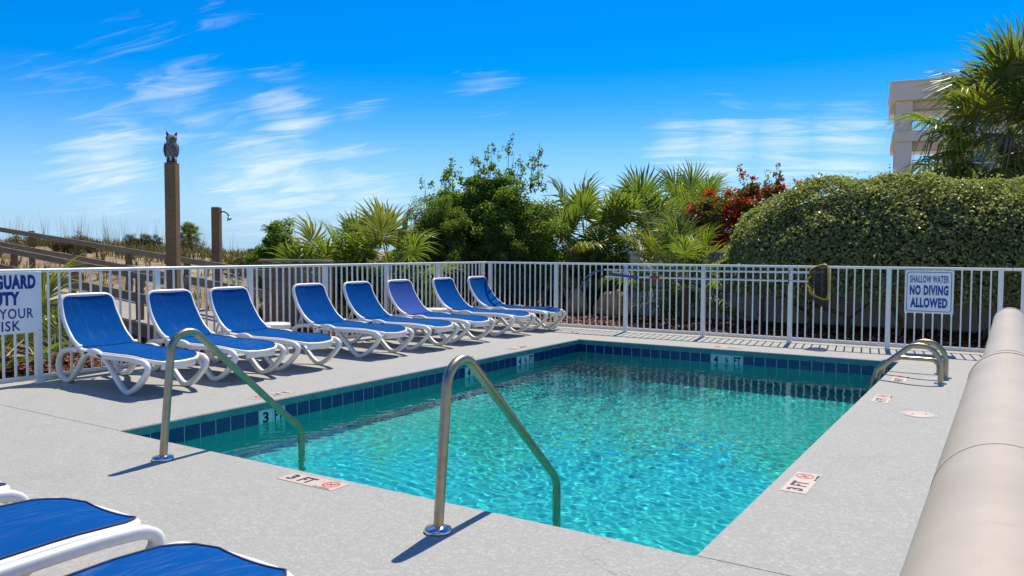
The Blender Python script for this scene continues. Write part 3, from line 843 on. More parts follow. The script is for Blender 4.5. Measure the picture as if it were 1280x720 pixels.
# ================================================================== POOL TOOLS HUNG ON THE BACK FENCE
yk = YF-.075
M_POLE = mat('pole_paint', (.76, .75, .72), .35)
M_BPLAST = mat('blue_plastic', (.01, .05, .42), .4)
M_RPLAST = mat('red_plastic', (.55, .03, .03), .4)
M_YEL = mat('yellow_plastic', (.78, .45, .03), .4)
M_HOOKBL = mat('hook_blue', (.10, .20, .36), .4, metal=.4)
ck = empty('rescue_hook', (-4.3, yk, 1.1), 0, 'long white pole with a curved blue rescue hook on the far fence', 'rescue hook')
MB().tube([(-1.82, 0, 0), (1.88, 0, .01)], .0155, 10).build('pole', M_POLE, ck)
MB().tube(spline([(-1.82, 0, 0), (-2.0, 0, -.035), (-2.16, 0, -.13), (-2.27, 0, -.29), (-2.31, 0, -.50), (-2.29, 0, -.66)], 6), .009, 8).build('hook', M_HOOKBL, ck)
MB().tube(spline([(-1.84, -.02, -.005), (-2.02, -.03, -.07), (-2.13, -.03, -.2), (-2.18, -.03, -.38), (-2.17, -.03, -.55)], 6), .007, 8).build('hook_return', M_HOOKBL, ck)
nt = empty('skimmer_net', (-4.3, yk-.03, .98), 0, 'leaf net with yellow rim on a long pole hung on the far fence', 'pool net')
MB().tube([(-1.78, 0, 0), (1.66, 0, -.005)], .015, 10).build('pole', M_POLE, nt)
MB().tube([(-1.90, 0, 0), (-1.78, 0, 0)], .013, 10).build('pole_tip', M_BLACK, nt)
bl = MB(); bl.box(-1.64, -1.16, -.03, -.005, .012, .05, .006)
bl = MB().add([(-1.64, -.03, .065), (-1.16, -.03, .012), (-1.16, -.03, -.022), (-1.64, -.03, .012), (-1.64, .0, .065), (-1.16, .0, .012), (-1.16, .0, -.022), (-1.64, .0, .012)],
              [(0, 3, 2, 1), (4, 5, 6, 7), (0, 1, 5, 4), (1, 2, 6, 5), (2, 3, 7, 6), (3, 0, 4, 7)])
bl.build('brush_head', M_BPLAST, nt)
MB().tube([(-.93, 0, 0), (-.77, 0, 0)], .024, 10).build('clip', M_RPLAST, nt)
rimp = spline([(1.68, 0, .10), (1.70, -.01, .17), (1.80, -.02, .225), (1.93, -.03, .235), (1.965, -.03, .0), (1.955, -.03, -.23), (1.90, -.02, -.28), (1.74, -.01, -.22), (1.67, 0, -.13)], 6)
MB().tube(rimp, .018, 8).build('rim', M_YEL, nt)
MB().tube([(1.60, 0, -.003), (1.70, 0, .08)], .012, 8).build('bracket', M_YEL, nt)
MB().tube([(1.60, 0, -.003), (1.69, 0, -.12)], .012, 8).build('bracket', M_YEL, nt)
def net_build(b, p, tc):
    p.inputs['Alpha'].default_value = .82
M_NET = mat('net_mesh', (.012, .012, .014), .7, build=net_build)
bm_ = MB(); ring0 = [Vector(p) for p in rimp]; c0 = sum(ring0, Vector())/len(ring0); V = []; F = []
nn_ = len(ring0)
for k, (f, dy, dz) in enumerate(((1.0, 0, 0), (.95, .05, -.05), (.85, .09, -.13), (.6, .10, -.22), (.25, .09, -.28))):
    for p in ring0: q = c0 + (p-c0)*f; V.append((q.x, q.y+dy-.04, q.z+dz))
for k in range(4):
    for j in range(nn_-1): F.append((k*nn_+j, k*nn_+j+1, (k+1)*nn_+j+1, (k+1)*nn_+j))
F.append(tuple(range(4*nn_, 5*nn_)))
bm_.add(V, F, True).build('net_bag', M_NET, nt)
for x in (-5.74, -2.93):
    hk = MB().tube(spline([(x, YF-.035, 1.15), (x, yk-.03, 1.13), (x, yk-.06, 1.02), (x, yk-.05, .93), (x, yk-.01, .92)], 4), .006, 8).build('pole_hook', M_BLACK)
    tag(hk, 'small dark fence hook holding the pool poles, %s' % ('beside the blue brush' if x < -4 else 'just left of the yellow net'), 'hook', 'hooks holding the pool poles')

# ================================================================== GROUND, MULCH, DUNES
gv = MB().add([(-900, -900, -.30), (900, -900, -.30), (900, 900, -.30), (-900, 900, -.30), (bx0-.2, by0-.2, -.30), (bx1+.2, by0-.2, -.30), (bx1+.2, by1+.2, -.30), (bx0-.2, by1+.2, -.30)],
              [(0, 1, 5, 4), (1, 2, 6, 5), (2, 3, 7, 6), (3, 0, 4, 7)]).build('ground', M_SAND); tag(gv, kind='structure')
ml = MB().add([(-11.3, -5, -.03), (-9.105, -5, -.03), (-9.105, 13.175, -.03), (-9.105, 24, -.03), (-11.3, 24, -.03)], [(0, 1, 2, 3, 4)])
ml.add([(-9.105, 13.175, -.03), (6, 13.175, -.03), (6, 24, -.03), (-9.105, 24, -.03)], [(0, 1, 2, 3)])
mo = ml.build('mulch_bed', M_MULCH); tag(mo, kind='structure')
def chips():
    n = 26000; V = np.zeros((n, 4, 3)); 
    k = int(n*.5)
    x = np.concatenate([rng.uniform(-11.0, -9.12, k), rng.uniform(-9.1, 1.5, n-k)])
    y = np.concatenate([rng.uniform(2.5, 13.2, k), 13.19+(rng.random(n-k)**1.5)*3.2])
    z = rng.uniform(-.028, .012, n); a = rng.uniform(0, 6.28, n); L = rng.uniform(.02, .07, n); W = rng.uniform(.008, .022, n); t = rng.normal(0, .35, n)
    dx, dy, dz = np.cos(a)*np.cos(t), np.sin(a)*np.cos(t), np.sin(t)
    for i, (u, v) in enumerate(((-1, -1), (1, -1), (1, 1), (-1, 1))):
        V[:, i, 0] = x+dx*L*u-np.sin(a)*W*v; V[:, i, 1] = y+dy*L*u+np.cos(a)*W*v; V[:, i, 2] = z+dz*L*u+.004*v
    return V.reshape(-1, 3), np.arange(n*4).reshape(n, 4)
V, F = chips(); mc = link('mulch_chips', fast_mesh('mulch_chips', V, F, M_CHIP)); tag(mc, 'reddish brown wood chips lying on the mulch bed', 'mulch', kind='stuff')

def fbm(x, y, s, o=4, seed=0):
    return mnoise.fractal(Vector((x*s+seed, y*s-seed, seed*.37)), .6, 2.0, o)
def dune_z(x, y):
    d = max(0, -x-11.0-1.5*max(0, min(1, (9-y)/3)))
    near = 1/(1+math.exp(-(d-5.5)/1.6))
    z = -.28 + 1.70*near + .28*max(0, min(1, (d-9)/14))
    z += near*(.16*fbm(x, y, .30, 4, 3) + .22*fbm(x, y, .09, 2, 9))
    # lower towards the trees behind the pool
    k = 1/(1+math.exp((y-26)/4)); 
    return z*k + (-.28)*(1-k)
nx, ny = 150, 190; V = []; F = []
for j in range(ny):
    for i in range(nx):
        u = i/(nx-1); x = -11.0-62*u**1.7; y = -20+75*j/(ny-1); V.append((x, y, dune_z(x, y)))
for j in range(ny-1):
    for i in range(nx-1): a = j*nx+i; F.append((a, a+nx, a+nx+1, a+1))
dn = MB().add(V, F, True).build('dune', M_SAND); tag(dn, kind='structure')

# ================================================================== FOLIAGE
L_DARK = leaf_mat('leaf_dark', [(.06, .095, .02), (.105, .16, .032), (.16, .23, .045), (.23, .30, .065)], .45, .6)
L_MID = leaf_mat('leaf_mid', [(.06, .11, .014), (.11, .19, .022), (.18, .27, .03), (.27, .35, .06)], .45, .6)
L_LIME = leaf_mat('leaf_lime', [(.08, .15, .014), (.15, .25, .024), (.23, .33, .04)], .42, .5)
L_HEDGE = leaf_mat('leaf_hedge', [(.13, .16, .06), (.20, .24, .085), (.28, .31, .12), (.40, .40, .21)], .36, .48, .8)
L_RED = leaf_mat('leaf_red', [(.30, .025, .012), (.46, .05, .02), (.50, .12, .03), (.26, .08, .02)], .45, .45)
L_BRZ = leaf_mat('leaf_bronze', [(.09, .15, .03), (.17, .23, .035), (.25, .15, .035), (.22, .06, .02)], .45, .45)
L_DRY = leaf_mat('dry_grass', [(.16, .12, .05), (.26, .19, .085), (.10, .10, .035), (.34, .27, .14)], .7, .3, .2)
L_SCRUB = leaf_mat('scrub', [(.05, .07, .02), (.10, .10, .035), (.15, .12, .05), (.20, .16, .07)], .6, .3, .2)
L_PALM = leaf_mat('palm_leaf', [(.085, .125, .025), (.14, .20, .035), (.22, .265, .06)], .4, .52, .6)
L_PALMY = leaf_mat('palm_leaf_yellow', [(.13, .17, .025), (.22, .25, .04), (.31, .29, .07)], .4, .35, .5)
L_PALMD = leaf_mat('palm_leaf_dry', [(.26, .20, .09), (.36, .29, .15), (.18, .13, .06)], .6, .25, .3)
L_PALMG = leaf_mat('palm_leaf_grey', [(.10, .14, .065), (.16, .20, .10), (.22, .26, .14)], .4, .3, .6)
M_BARK = mat('bark', (.10, .07, .045), .95, var=.4, vscale=9, bump=1, bscale=18, spec=.15)
M_BARKR = mat('palm_bark', (.17, .10, .06), .95, var=.45, vscale=12, bump=1, bscale=16, spec=.15)
M_TWIG = mat('twig', (.05, .038, .026), .95, var=.3, vscale=9, spec=.1)

def leaf_quads(C, Nrm, L, W, jitter=.6, rg=rng):
    """C centres, Nrm mean facing; returns diamond leaves"""
    n = len(C); nr = Nrm + rg.normal(0, jitter, (n, 3)); nr /= np.linalg.norm(nr, axis=1, keepdims=True)+1e-9
    t = rg.normal(0, 1, (n, 3)); t -= (t*nr).sum(1, keepdims=True)*nr; t /= np.linalg.norm(t, axis=1, keepdims=True)+1e-9
    s = np.cross(nr, t); l = (L*rg.uniform(.6, 1.35, n))[:, None]; w_ = (W*rg.uniform(.7, 1.3, n))[:, None]
    fold = nr*(w_*.35)
    V = np.stack([C-t*l*.5, C+s*w_*.5+fold-t*l*.05, C+t*l*.5, C-s*w_*.5+fold-t*l*.05], 1)
    return V.reshape(-1, 3)
def leaf_mesh(name, V, m):
    return fast_mesh(name, V, np.arange(len(V)).reshape(-1, 4), m)

def shrub(name, label, cat, base, clumps, leaf=(.06, .03), per=260, m=L_MID, group=None, trunks=3, spread=.55, upb=.8, shoots=(), m2=None, frac2=0, seed=0, core=True, jit=.8):
    """clumps: list of (x,y,z,r) relative to base; leaves gather on clump shells with gaps between"""
    rg = np.random.default_rng(seed+100); o = empty(name, base, 0, label, cat, group)
    Cs = []; Ns = []
    for (x, y, z, r) in clumps:
        k = max(3, int(6+r*14))
        sub = rg.normal(0, 1, (k, 3)); sub /= np.linalg.norm(sub, axis=1, keepdims=True); sub *= (r*rg.uniform(.45, 1.0, (k, 1)))
        for s_ in sub:
            n = int(per*rg.uniform(.6, 1.4)*r); c = np.array((x, y, z))+s_
            d = rg.normal(0, 1, (n, 3)); d /= np.linalg.norm(d, axis=1, keepdims=True); rad = r*.42*rg.uniform(.25, 1.05, (n, 1))
            p = c+d*rad*np.array((1, 1, .8)); Cs.append(p); q = p-np.array((x, y, z)); q /= np.linalg.norm(q, axis=1, keepdims=True)+1e-6
            q[:, 2] += upb; Ns.append(q)
    for (x, y, z, h, lean) in shoots:
        a = rg.uniform(0, 6.28); top = np.array((x+lean*math.cos(a), y+lean*math.sin(a), z+h))
        b0 = np.array((x, y, z)); mid = (b0+top)/2+rg.normal(0, .04, 3)
        MB().tube([b0, mid, top], [.012, .008, .003], 5).build('shoot', M_TWIG, o)
        for q in range(int(5+7*h)):
            t = rg.uniform(.05, 1); c = b0*(1-t)**2+2*mid*t*(1-t)+top*t*t
            off = rg.normal(0, .09, 3)*(1.25-.7*t); n = int(rg.uniform(9, 24)*(1.2-.5*t))
            Cs.append(c+off+rg.normal(0, .038, (n, 3))*np.array((1, 1, 1.3))); Ns.append(rg.normal(0, 1, (n, 3))+np.array((0, 0, .5)))
    C = np.concatenate(Cs); N_ = np.concatenate(Ns)
    C[:, 2] = np.maximum(C[:, 2], .03)
    if m2 and frac2:
        fld = np.array([mnoise.noise(Vector(c)*1.7+Vector((seed, 0, 0))) for c in C[::1]]) if len(C) < 60000 else rg.normal(0, .3, len(C))
        thr_ = np.quantile(fld+rg.normal(0, .12, len(C))*0, 1-frac2); k2 = fld > thr_
        link('blossom_foliage' if 'RED' in m2.name.upper() else 'light_foliage', leaf_mesh('light_foliage', leaf_quads(C[k2], N_[k2], leaf[0], leaf[1], jit, rg), m2), o)
        C, N_ = C[~k2], N_[~k2]
    link('crown', leaf_mesh('crown', leaf_quads(C, N_, leaf[0], leaf[1], jit, rg), m), o)
    # stems and limbs to the clumps
    tr = MB()
    for i in range(trunks):
        a = 6.28*i/trunks+rg.uniform(0, 1); bx_, by_ = .18*math.cos(a), .18*math.sin(a)
        tgt = clumps[(i*7) % len(clumps)]
        tr.tube(spline([(bx_, by_, -.05), (bx_*2+tgt[0]*.25, by_*2+tgt[1]*.25, tgt[2]*.4), (tgt[0]*.7, tgt[1]*.7, tgt[2]*.8), tgt[:3]], 4), [.05-.038*k/12 for k in range(13)], 7)
    for (x, y, z, r) in clumps:
        a = np.array((x, y, z)); b0 = np.array((x*.3, y*.3, max(.1, z*.45)))
        tr.tube([b0, (a+b0)/2+rg.normal(0, .08, 3), a], [.03, .02, .008], 5)
        for k in range(4):
            d = rg.normal(0, 1, 3); d /= np.linalg.norm(d); tr.tube([a, a+d*r*.85], [.010, .004], 4)
    tr.build('trunk', M_BARK, o)
    return o

# ---- fan palms
def frond_mesh(seed, m, blade=.75, nl=34, pet=.8, span=150, droop=.35, cost=.28, wid=.033):
    rg = np.random.default_rng(seed); V = []; F = []
    def q(a, b_, c, d): o_ = len(V); V.extend([a, b_, c, d]); F.append((o_, o_+1, o_+2, o_+3))
    # petiole along +x, curving down; x out, z up
    P = [np.array((pet*t, 0, -.10*pet*t*t)) for t in np.linspace(0, 1, 5)]
    for a, c in zip(P[:-1], P[1:]):
        for s in (-1, 1): q(a+np.array((0, 0, .006)), a+np.array((0, s*.015, -.004)), c+np.array((0, s*.011, -.004)), c+np.array((0, 0, .006)))
    hub = P[-1]
    for i in range(nl):
        f = -1+2*i/(nl-1); ang = R(span)*f + rg.normal(0, .03)
        L = blade*(1-.28*abs(f)**1.8)*rg.uniform(.9, 1.08)
        # costa: leaflets start further along the midrib near the tip of the fan
        st_ = hub+np.array((cost*blade*max(0, math.cos(ang*.6))**2, 0, -.12*cost*blade*max(0, math.cos(ang*.6))**2))
        d0 = np.array((math.cos(ang), math.sin(ang), .16*math.cos(ang)+.26*abs(math.sin(ang)))); d0 /= np.linalg.norm(d0)
        side = np.array((-math.sin(ang), math.cos(ang), 0)); up_ = np.cross(d0, side)
        if up_[2] < 0: up_ = -up_
        pts = []; dr = droop*rg.uniform(.5, 1.6)
        for t in (0, .3, .62, .84, 1.0):
            drop = dr*L*max(0, t-.35)**2*1.7
            p = st_+d0*L*t*(1-.16*drop)+np.array((0, 0, -drop)); p = p+side*rg.normal(0, .004)*t*4
            pts.append(p)
        ws = [.008, wid*.9, wid*.75, wid*.32, .0015]
        for k in range(4):
            w0, w1 = ws[k]*.5, ws[k+1]*.5
            for s in (-1, 1):
                q(pts[k], pts[k]+side*s*w0+up_*w0*.55, pts[k+1]+side*s*w1+up_*w1*.55, pts[k+1])
    # merge duplicates not needed; join each frond half as islands for colour
    return fast_mesh('frond', np.array(V), np.array(F), m)
FR = {}
def frond(kind, var):
    key = (kind, var)
    if key not in FR:
        m = {'c': L_PALM, 'k': L_PALMG, 'g': L_PALM, 'y': L_PALMY, 'd': L_PALMD, 's': L_PALMG}[kind]
        dr = {'c': 1.15, 'k': 1.3, 'g': .55, 'y': .5, 'd': 1.3, 's': .15}[kind]
        FR[key] = frond_mesh(var*7+ord(kind), m, droop=dr*(.7+.3*var), blade=.78 if kind != 's' else .62, span=(128, 140, 118)[var % 3], wid=.056 if kind != 's' else .03, nl=(32, 36, 30)[var % 3])
    return FR[key]
def palm(label, base, trunk_h, trunk_r, n, size, seed, kinds='gggy', group='fan palms beyond the fences', el=(80, -35), bark=M_BARKR, name='fan_palm', skirt=0, pets=1.0, az_range=None):
    rg = np.random.default_rng(seed); o = empty(name, base, rg.uniform(0, 6), label, 'palm', group)
    top = Vector((rg.normal(0, .05)*trunk_h, rg.normal(0, .05)*trunk_h, trunk_h))
    tr = MB(); K = max(4, int(trunk_h/.12)); path = [Vector((0, 0, -.05)).lerp(top, t)+Vector((math.sin(t*3)*.04*trunk_h*.3, 0, 0)) for t in np.linspace(0, 1, K)]
    path[-1] = top
    tr.tube(path, [trunk_r*(1.12 if k % 2 else .92)*(1.15-.2*k/K) for k in range(K)], 12)
    # old leaf boots
    for k in range(int(trunk_h/.055)):
        t = rg.uniform(.1, 1.0); a = rg.uniform(0, 6.28); p = Vector((0, 0, 0)).lerp(top, t)
        d = Vector((math.cos(a), math.sin(a), .9)).normalized()
        tr.tube([p+Vector((math.cos(a), math.sin(a), 0))*trunk_r*.8, p+Vector((math.cos(a), math.sin(a), 0))*trunk_r*.9+d*.10*(trunk_r/.14)], [.03*trunk_r/.14, .016*trunk_r/.14], 5)
    tr.build('trunk', bark, o)
    for i in range(n+skirt):
        if i < n:
            t = i/max(1, n-1); e_ = el[0]+(el[1]-el[0])*t**1.15+rg.normal(0, 7); kind = kinds[rg.integers(len(kinds))]
        else: e_ = rg.uniform(-75, -45); kind = 'd'
        az = i*2.39996+rg.normal(0, .22)
        s = size*rg.uniform(.85, 1.12)*(1.0 if i < n else .85)
        Mx = Matrix.Translation(top+Vector((0, 0, -.10*trunk_r-.12*(i/(n+skirt))*size))) @ Matrix.Rotation(az, 4, 'Z') @ Matrix.Rotation(-R(e_), 4, 'Y') @ Matrix.Rotation(rg.normal(0, .35), 4, 'X') @ Matrix.Diagonal((s*pets, s, s, 1))
        link('frond', frond(kind, int(rg.integers(3))), o, mw=Mx)
    return o

def gz(px, py, depth, z=0):
    p = at(px, py, depth); return (p.x, p.y, z)

# palms beyond the left fence (seen above the middle loungers)
palm('fan palm with yellow-green fronds behind third and fourth lounger', gz(398, 300, 15.6), .72, .11, 15, .92, 5, 'gggyy')
palm('bushy fan palm with tall fronds behind fifth lounger', gz(447, 300, 16.6), .78, .11, 15, .95, 6, 'gggy')
palm('fan palm with drooping pale fronds behind sixth lounger', gz(488, 300, 16.2), .92, .11, 16, .98, 27, 'gggyy')
palm('young palmetto with long striped fronds behind the first lounger', (-10.35, 4.7, -.03), .15, .07, 9, .80, 8, 'yyg', el=(50, 18), pets=1.1, name='palmetto')
palm('palmetto with broad fronds at the left edge behind lifeguard sign', (-11.2, 2.6, -.03), .75, .09, 9, .9, 9, 'yg', el=(60, -5), name='palmetto')
# tree and palms beyond the far corner
def clump_cloud(w_, d_, h0, h1, n, rad, seed, shape=1.0):
    rg = np.random.default_rng(seed); out = []
    for k in range(n):
        t = (k+.5)/n; z = h0+(h1-h0)*t; f = math.sqrt(max(.05, 1-(max(0, (t-.45)/.55))**2))
        a = k*2.4; rr = rg.uniform(.25, 1)
        out.append((math.cos(a)*rr*w_*f, math.sin(a)*rr*d_*f, z, rad*rg.uniform(.75, 1.25)))
    return out
rg = np.random.default_rng(31)
tb = gz(603, 300, 19.2)
shoots = [(float(x), float(rg.uniform(-.4, .4)), float(2.4+.35*rg.random()+(.25 if x > -.4 else -.1)), float(h), .12) for x, h in
          zip(rg.permutation(np.linspace(-1.25, 1.35, 15)), rg.uniform(.7, 1.25, 15))]
shrub('broadleaf_tree', 'tall dark green leafy tree with upright shoots behind the fence corner', 'tree', tb,
      clump_cloud(1.75, .95, .35, 2.75, 58, .58, 3), (.082, .042), 300, L_MID, None, 5, shoots=[(x*math.cos(YAW), x*math.sin(YAW)+y, z, h, l) for x, y, z, h, l in shoots], m2=L_LIME, frac2=.30, seed=3)
shrub('evergreen_shrub', 'blackish green conifer-like shrub at left side of the leafy tree', 'shrub', gz(548, 300, 18.0),
      clump_cloud(.75, .7, .25, 2.35, 22, .42, 5), (.05, .02), 480, L_DARK, None, 3, seed=5, shoots=[(-.3, 0, 2.1, .7, .1), (.2, .1, 2.0, .55, .15)])
shrub('evergreen_shrub', 'dark green shrub filling in under the tall leafy tree', 'shrub', gz(628, 320, 18.2),
      clump_cloud(.85, .6, .2, 1.75, 22, .42, 6), (.055, .026), 480, L_DARK, None, 3, seed=6)
shrub('lime_shrub', 'light green rounded shrub on dune beyond the third lounger', 'shrub', gz(347, 300, 17.5),
      clump_cloud(.55, .5, .3, 1.85, 14, .34, 7), (.06, .034), 420, L_LIME, None, 3, seed=7, m2=L_MID, frac2=.4)
shrub('under_shrub', 'dark shrub low behind the fence below the left fan palms', 'shrub', gz(455, 330, 15.6),
      clump_cloud(1.5, .45, .15, .95, 24, .36, 8), (.06, .03), 380, L_DARK, None, 3, seed=8, m2=L_MID, frac2=.3)
shrub('lime_shrub', 'yellow-green shrub behind fence just left of the far corner', 'shrub', gz(520, 340, 15.9),
      clump_cloud(.5, .35, .15, .85, 10, .3, 9), (.05, .03), 380, L_LIME, None, 3, seed=9)
palm('fan palm with arching golden fronds right of the leafy tree', gz(686, 300, 19.4), 1.2, .13, 18, 1.15, 11, 'ggyyd')
palm('tall fan palm with spiky upright fronds, second right of the leafy tree', gz(733, 290, 20.2), 1.55, .14, 18, 1.18, 12, 'gggy', skirt=3)
palm('fan palm with dry hanging fronds left of the red-leaved bush', gz(795, 290, 19.6), 1.5, .14, 20, 1.2, 13, 'gggy', skirt=6)
palm('distant fan palm showing above the red-leaved bush', gz(872, 250, 22.5), 2.15, .14, 16, 1.15, 14, 'g')
palm('small silvery palmetto low behind the far fence corner', gz(712, 330, 19.0), .55, .09, 16, .98, 15, 'sg', el=(75, -10), name='palmetto')
palm('small green palmetto in front of the grey wall beside the hedge', (-5.55, 15.35, -.03), .95, .085, 18, .86, 16, 'ggs', el=(80, -30), name='palmetto')
palm('yellowing palmetto behind the red-leaved bush and small palmetto', gz(838, 315, 17.2), 1.0, .1, 14, .9, 17, 'gy', name='palmetto')
shrub('red_bush', 'green bush with red and bronze leaves beside the clipped hedge', 'shrub', gz(905, 300, 18.6, .22),
      [(x*math.cos(YAW)-y*math.sin(YAW), x*math.sin(YAW)+y*math.cos(YAW), z, r) for x, y, z, r in
       [(-.55, 0, 2.0, .5), (-.2, .1, 2.2, .5), (.2, 0, 2.15, .5), (.5, .1, 2.25, .45), (.9, .2, 2.5, .42), (.0, -.1, 1.6, .5), (-.4, 0, 1.3, .45), (.4, .1, 1.5, .5), (1.2, .2, 2.45, .38), (-.75, .1, 1.75, .35), (1.5, .3, 2.35, .3)]],
      (.08, .045), 360, L_BRZ, None, 4, m2=L_RED, frac2=.42, seed=12,
      shoots=[(x*math.cos(YAW), x*math.sin(YAW), 2.3, h, .16) for x, h in ((.55, .9), (.75, .7), (.95, .75), (1.15, .95), (1.35, .7), (1.6, .6), (.35, .55))])
shrub('under_shrub', 'dark shrub at ground behind the palms right of fence corner', 'shrub', gz(735, 340, 20.4),
      clump_cloud(1.3, .45, .15, 1.5, 26, .42, 14), (.06, .03), 360, L_DARK, None, 3, seed=14, m2=L_MID, frac2=.25)
shrub('under_shrub', 'green shrub filling in behind the palmetto above the grey wall', 'shrub', gz(835, 320, 19.0),
      clump_cloud(1.2, .4, .4, 2.1, 22, .45, 15), (.06, .03), 330, L_MID, None, 3, seed=15, m2=L_DARK, frac2=.4)

# ---- clipped hedge: rounded mass with leaves on its shell, dark inner twigs
def hedge():
    o = empty('clipped_hedge', (0, 15.6, 0), 0, 'large clipped rounded green hedge behind the no diving sign', 'hedge')
    xa, xb = -4.75, 5.0; y0_, y1_ = 14.25, 17.6
    def top(x):
        t = (x-xa)
        h = float(np.interp(x, [-4.75, -4, -3, -2, -1, 0, 1, 5], [2.34, 2.56, 2.75, 2.82, 2.77, 2.67, 2.61, 2.5])) + .035*math.sin(x*1.9) + .03*math.sin(x*4.1+1)
        return h
    def surf(u, v):
        """u along x 0..1, v around the section from front bottom over the top to back bottom"""
        x = xa+(xb-xa)*u; h = top(x); d = x-xa
        sq = min(1, math.sqrt(max(0, 1-(1-min(1, d/1.15))**2)))      # rounded left end
        cy, hy = (y0_+y1_)/2, (y1_-y0_)/2*(.25+.75*sq); z0 = .62; hz_ = (h-z0)*(.35+.65*sq)
        zc = z0+(h-z0)*.42
        a = math.pi*v; ca, sa = math.cos(a), math.sin(a)
        n = 2.1
        y = cy-hy*math.copysign(abs(ca)**(2/n), ca)
        z = z0+hz_*abs(sa)**(2/n)
        nz = .10*mnoise.noise(Vector((x*.8, y*.8, z*.8)))+.12*mnoise.noise(Vector((x*1.8, y*1.8, z*1.8)))+.05*mnoise.noise(Vector((x*5, y*5, z*5)))
        return x, y, z, nz
    rg = np.random.default_rng(77); n = 62000; C = np.zeros((n, 3)); N_ = np.zeros((n, 3))
    us = rg.random(n)**1.25; vs = np.where(rg.random(n) < .86, rg.uniform(0.0, .62, n), rg.uniform(.62, 1, n))
    us[:2600] = rg.uniform(0, .03, 2600)
    for i in range(n):
        u, v = us[i], vs[i]; x, y, z, nz = surf(u, v)
        x2, y2, z2, _ = surf(u, min(1, v+.01)); x3, y3, z3, _ = surf(min(1, u+.01), v)
        nr = np.cross((x3-x, y3-y, z3-z), (x2-x, y2-y, z2-z)); nr = nr/(np.linalg.norm(nr)+1e-9)
        if nr[2] < 0 and v > .08 and v < .92: nr = -nr
        if v < .3 and nr[1] > 0: nr = -nr
        dp = nz + rg.normal(0, .028) - .06*(rg.random()**3)
        if rg.random() < .02: dp += rg.uniform(.03, .16)
        C[i] = (x+nr[0]*dp, y-15.6+nr[1]*dp, z+nr[2]*dp); N_[i] = nr
    # fill the front face down to the skirt
    k = 9000; x = rg.uniform(xa+.5, 3.2, k); z = .48+.75*rg.random(k); y = np.full(k, y0_-15.6)+rg.normal(0, .04, k)+.06*np.array([mnoise.noise(Vector((a*2, 0, c*2))) for a, c in zip(x, z)])+.11*(z-.5)+.06
    keep = z > .60+.16*np.array([mnoise.noise(Vector((a*1.4, 3, 0))) for a in x]); x, y, z = x[keep], y[keep], z[keep]
    C = np.concatenate([C, np.stack([x, y, z], 1)]); N_ = np.concatenate([N_, np.tile((0, -1, .25), (len(x), 1))])
    link('foliage', leaf_mesh('foliage', leaf_quads(C, N_+np.array((0, .15, .45)), .068, .042, .75, rg), L_HEDGE), o)
    # inner twig mass
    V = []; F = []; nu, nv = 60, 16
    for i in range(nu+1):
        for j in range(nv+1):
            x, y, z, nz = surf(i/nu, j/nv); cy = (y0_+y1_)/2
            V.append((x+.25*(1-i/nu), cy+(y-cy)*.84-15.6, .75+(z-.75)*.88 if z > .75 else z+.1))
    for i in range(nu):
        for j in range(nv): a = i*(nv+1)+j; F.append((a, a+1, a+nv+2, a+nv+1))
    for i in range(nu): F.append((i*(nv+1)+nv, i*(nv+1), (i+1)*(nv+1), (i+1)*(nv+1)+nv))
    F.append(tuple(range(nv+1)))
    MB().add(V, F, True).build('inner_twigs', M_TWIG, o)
    for k, x in enumerate(np.arange(-4.0, 3.5, .85)):
        rr = np.random.default_rng(k); x = x+rr.uniform(-.2, .2); y = rr.uniform(-.95, -.5)
        s = MB().tube(spline([(x, y, -.03), (x+rr.normal(0, .12), y, .3), (x+rr.normal(0, .3), y-.1, .62), (x+rr.normal(0, .4), y-.1, .95)], 4), [.045-.002*i for i in range(13)], 7)
        s.tube([(x, y, .25), (x+rr.normal(0, .5), y-.15, .75)], [.025, .012], 6); s.build('stem', M_BARK, o)
hedge()
# grey wall behind the palms and hedge
gw = empty('garden_wall', (-3, 16.6, 0), 0, 'plain light grey rendered wall behind the palmetto and hedge', 'wall')
MB().box(-4.35, 9, 0, .18, -.05, 1.35, .01).build('wall_panel', M_WALLG, gw)
MB().box(-4.39, 9.04, -.04, .22, 1.352, 1.42, .01).build('coping', M_WALLG, gw)
# boulders
def boulder(loc, r, sd, label):
    me = bpy.data.meshes.new('boulder'); bm = bmesh.new(); bmesh.ops.create_icosphere(bm, subdivisions=4, radius=1)
    for v in bm.verts:
        n = 1+.28*mnoise.noise(v.co*1.3+Vector((sd, 0, 0)))+.12*mnoise.noise(v.co*3.1+Vector((0, sd, 0)))+.05*mnoise.noise(v.co*9)
        v.co = Vector((v.co.x*r[0], v.co.y*r[1], max(-.5, v.co.z)*r[2]))*n
    bm.to_mesh(me); bm.free(); me.materials.append(M_ROCK)
    o = link('boulder', me, None, loc); tag(o, label, 'boulder', 'tan boulders behind the far fence')
boulder((-8.52, 16.2, .18), (.26, .24, .42), 2, 'upright tan boulder behind fence, left of the palm trunk')
boulder((-7.58, 16.2, .16), (.40, .28, .38), 5, 'widest tan boulder behind fence near the blue brush')
boulder((-8.95, 15.7, .03), (.16, .14, .14), 8, 'smallest tan boulder behind the far fence near the corner')

# ---- tall cabbage palm at the right
palm('tall cabbage palm with full drooping crown above the hedge at right', gz(1284, 200, 21.5), 4.55, .25, 60, 1.46, 21, 'cckckgy', None, el=(82, -66), skirt=10, pets=1.2, name='cabbage_palm')

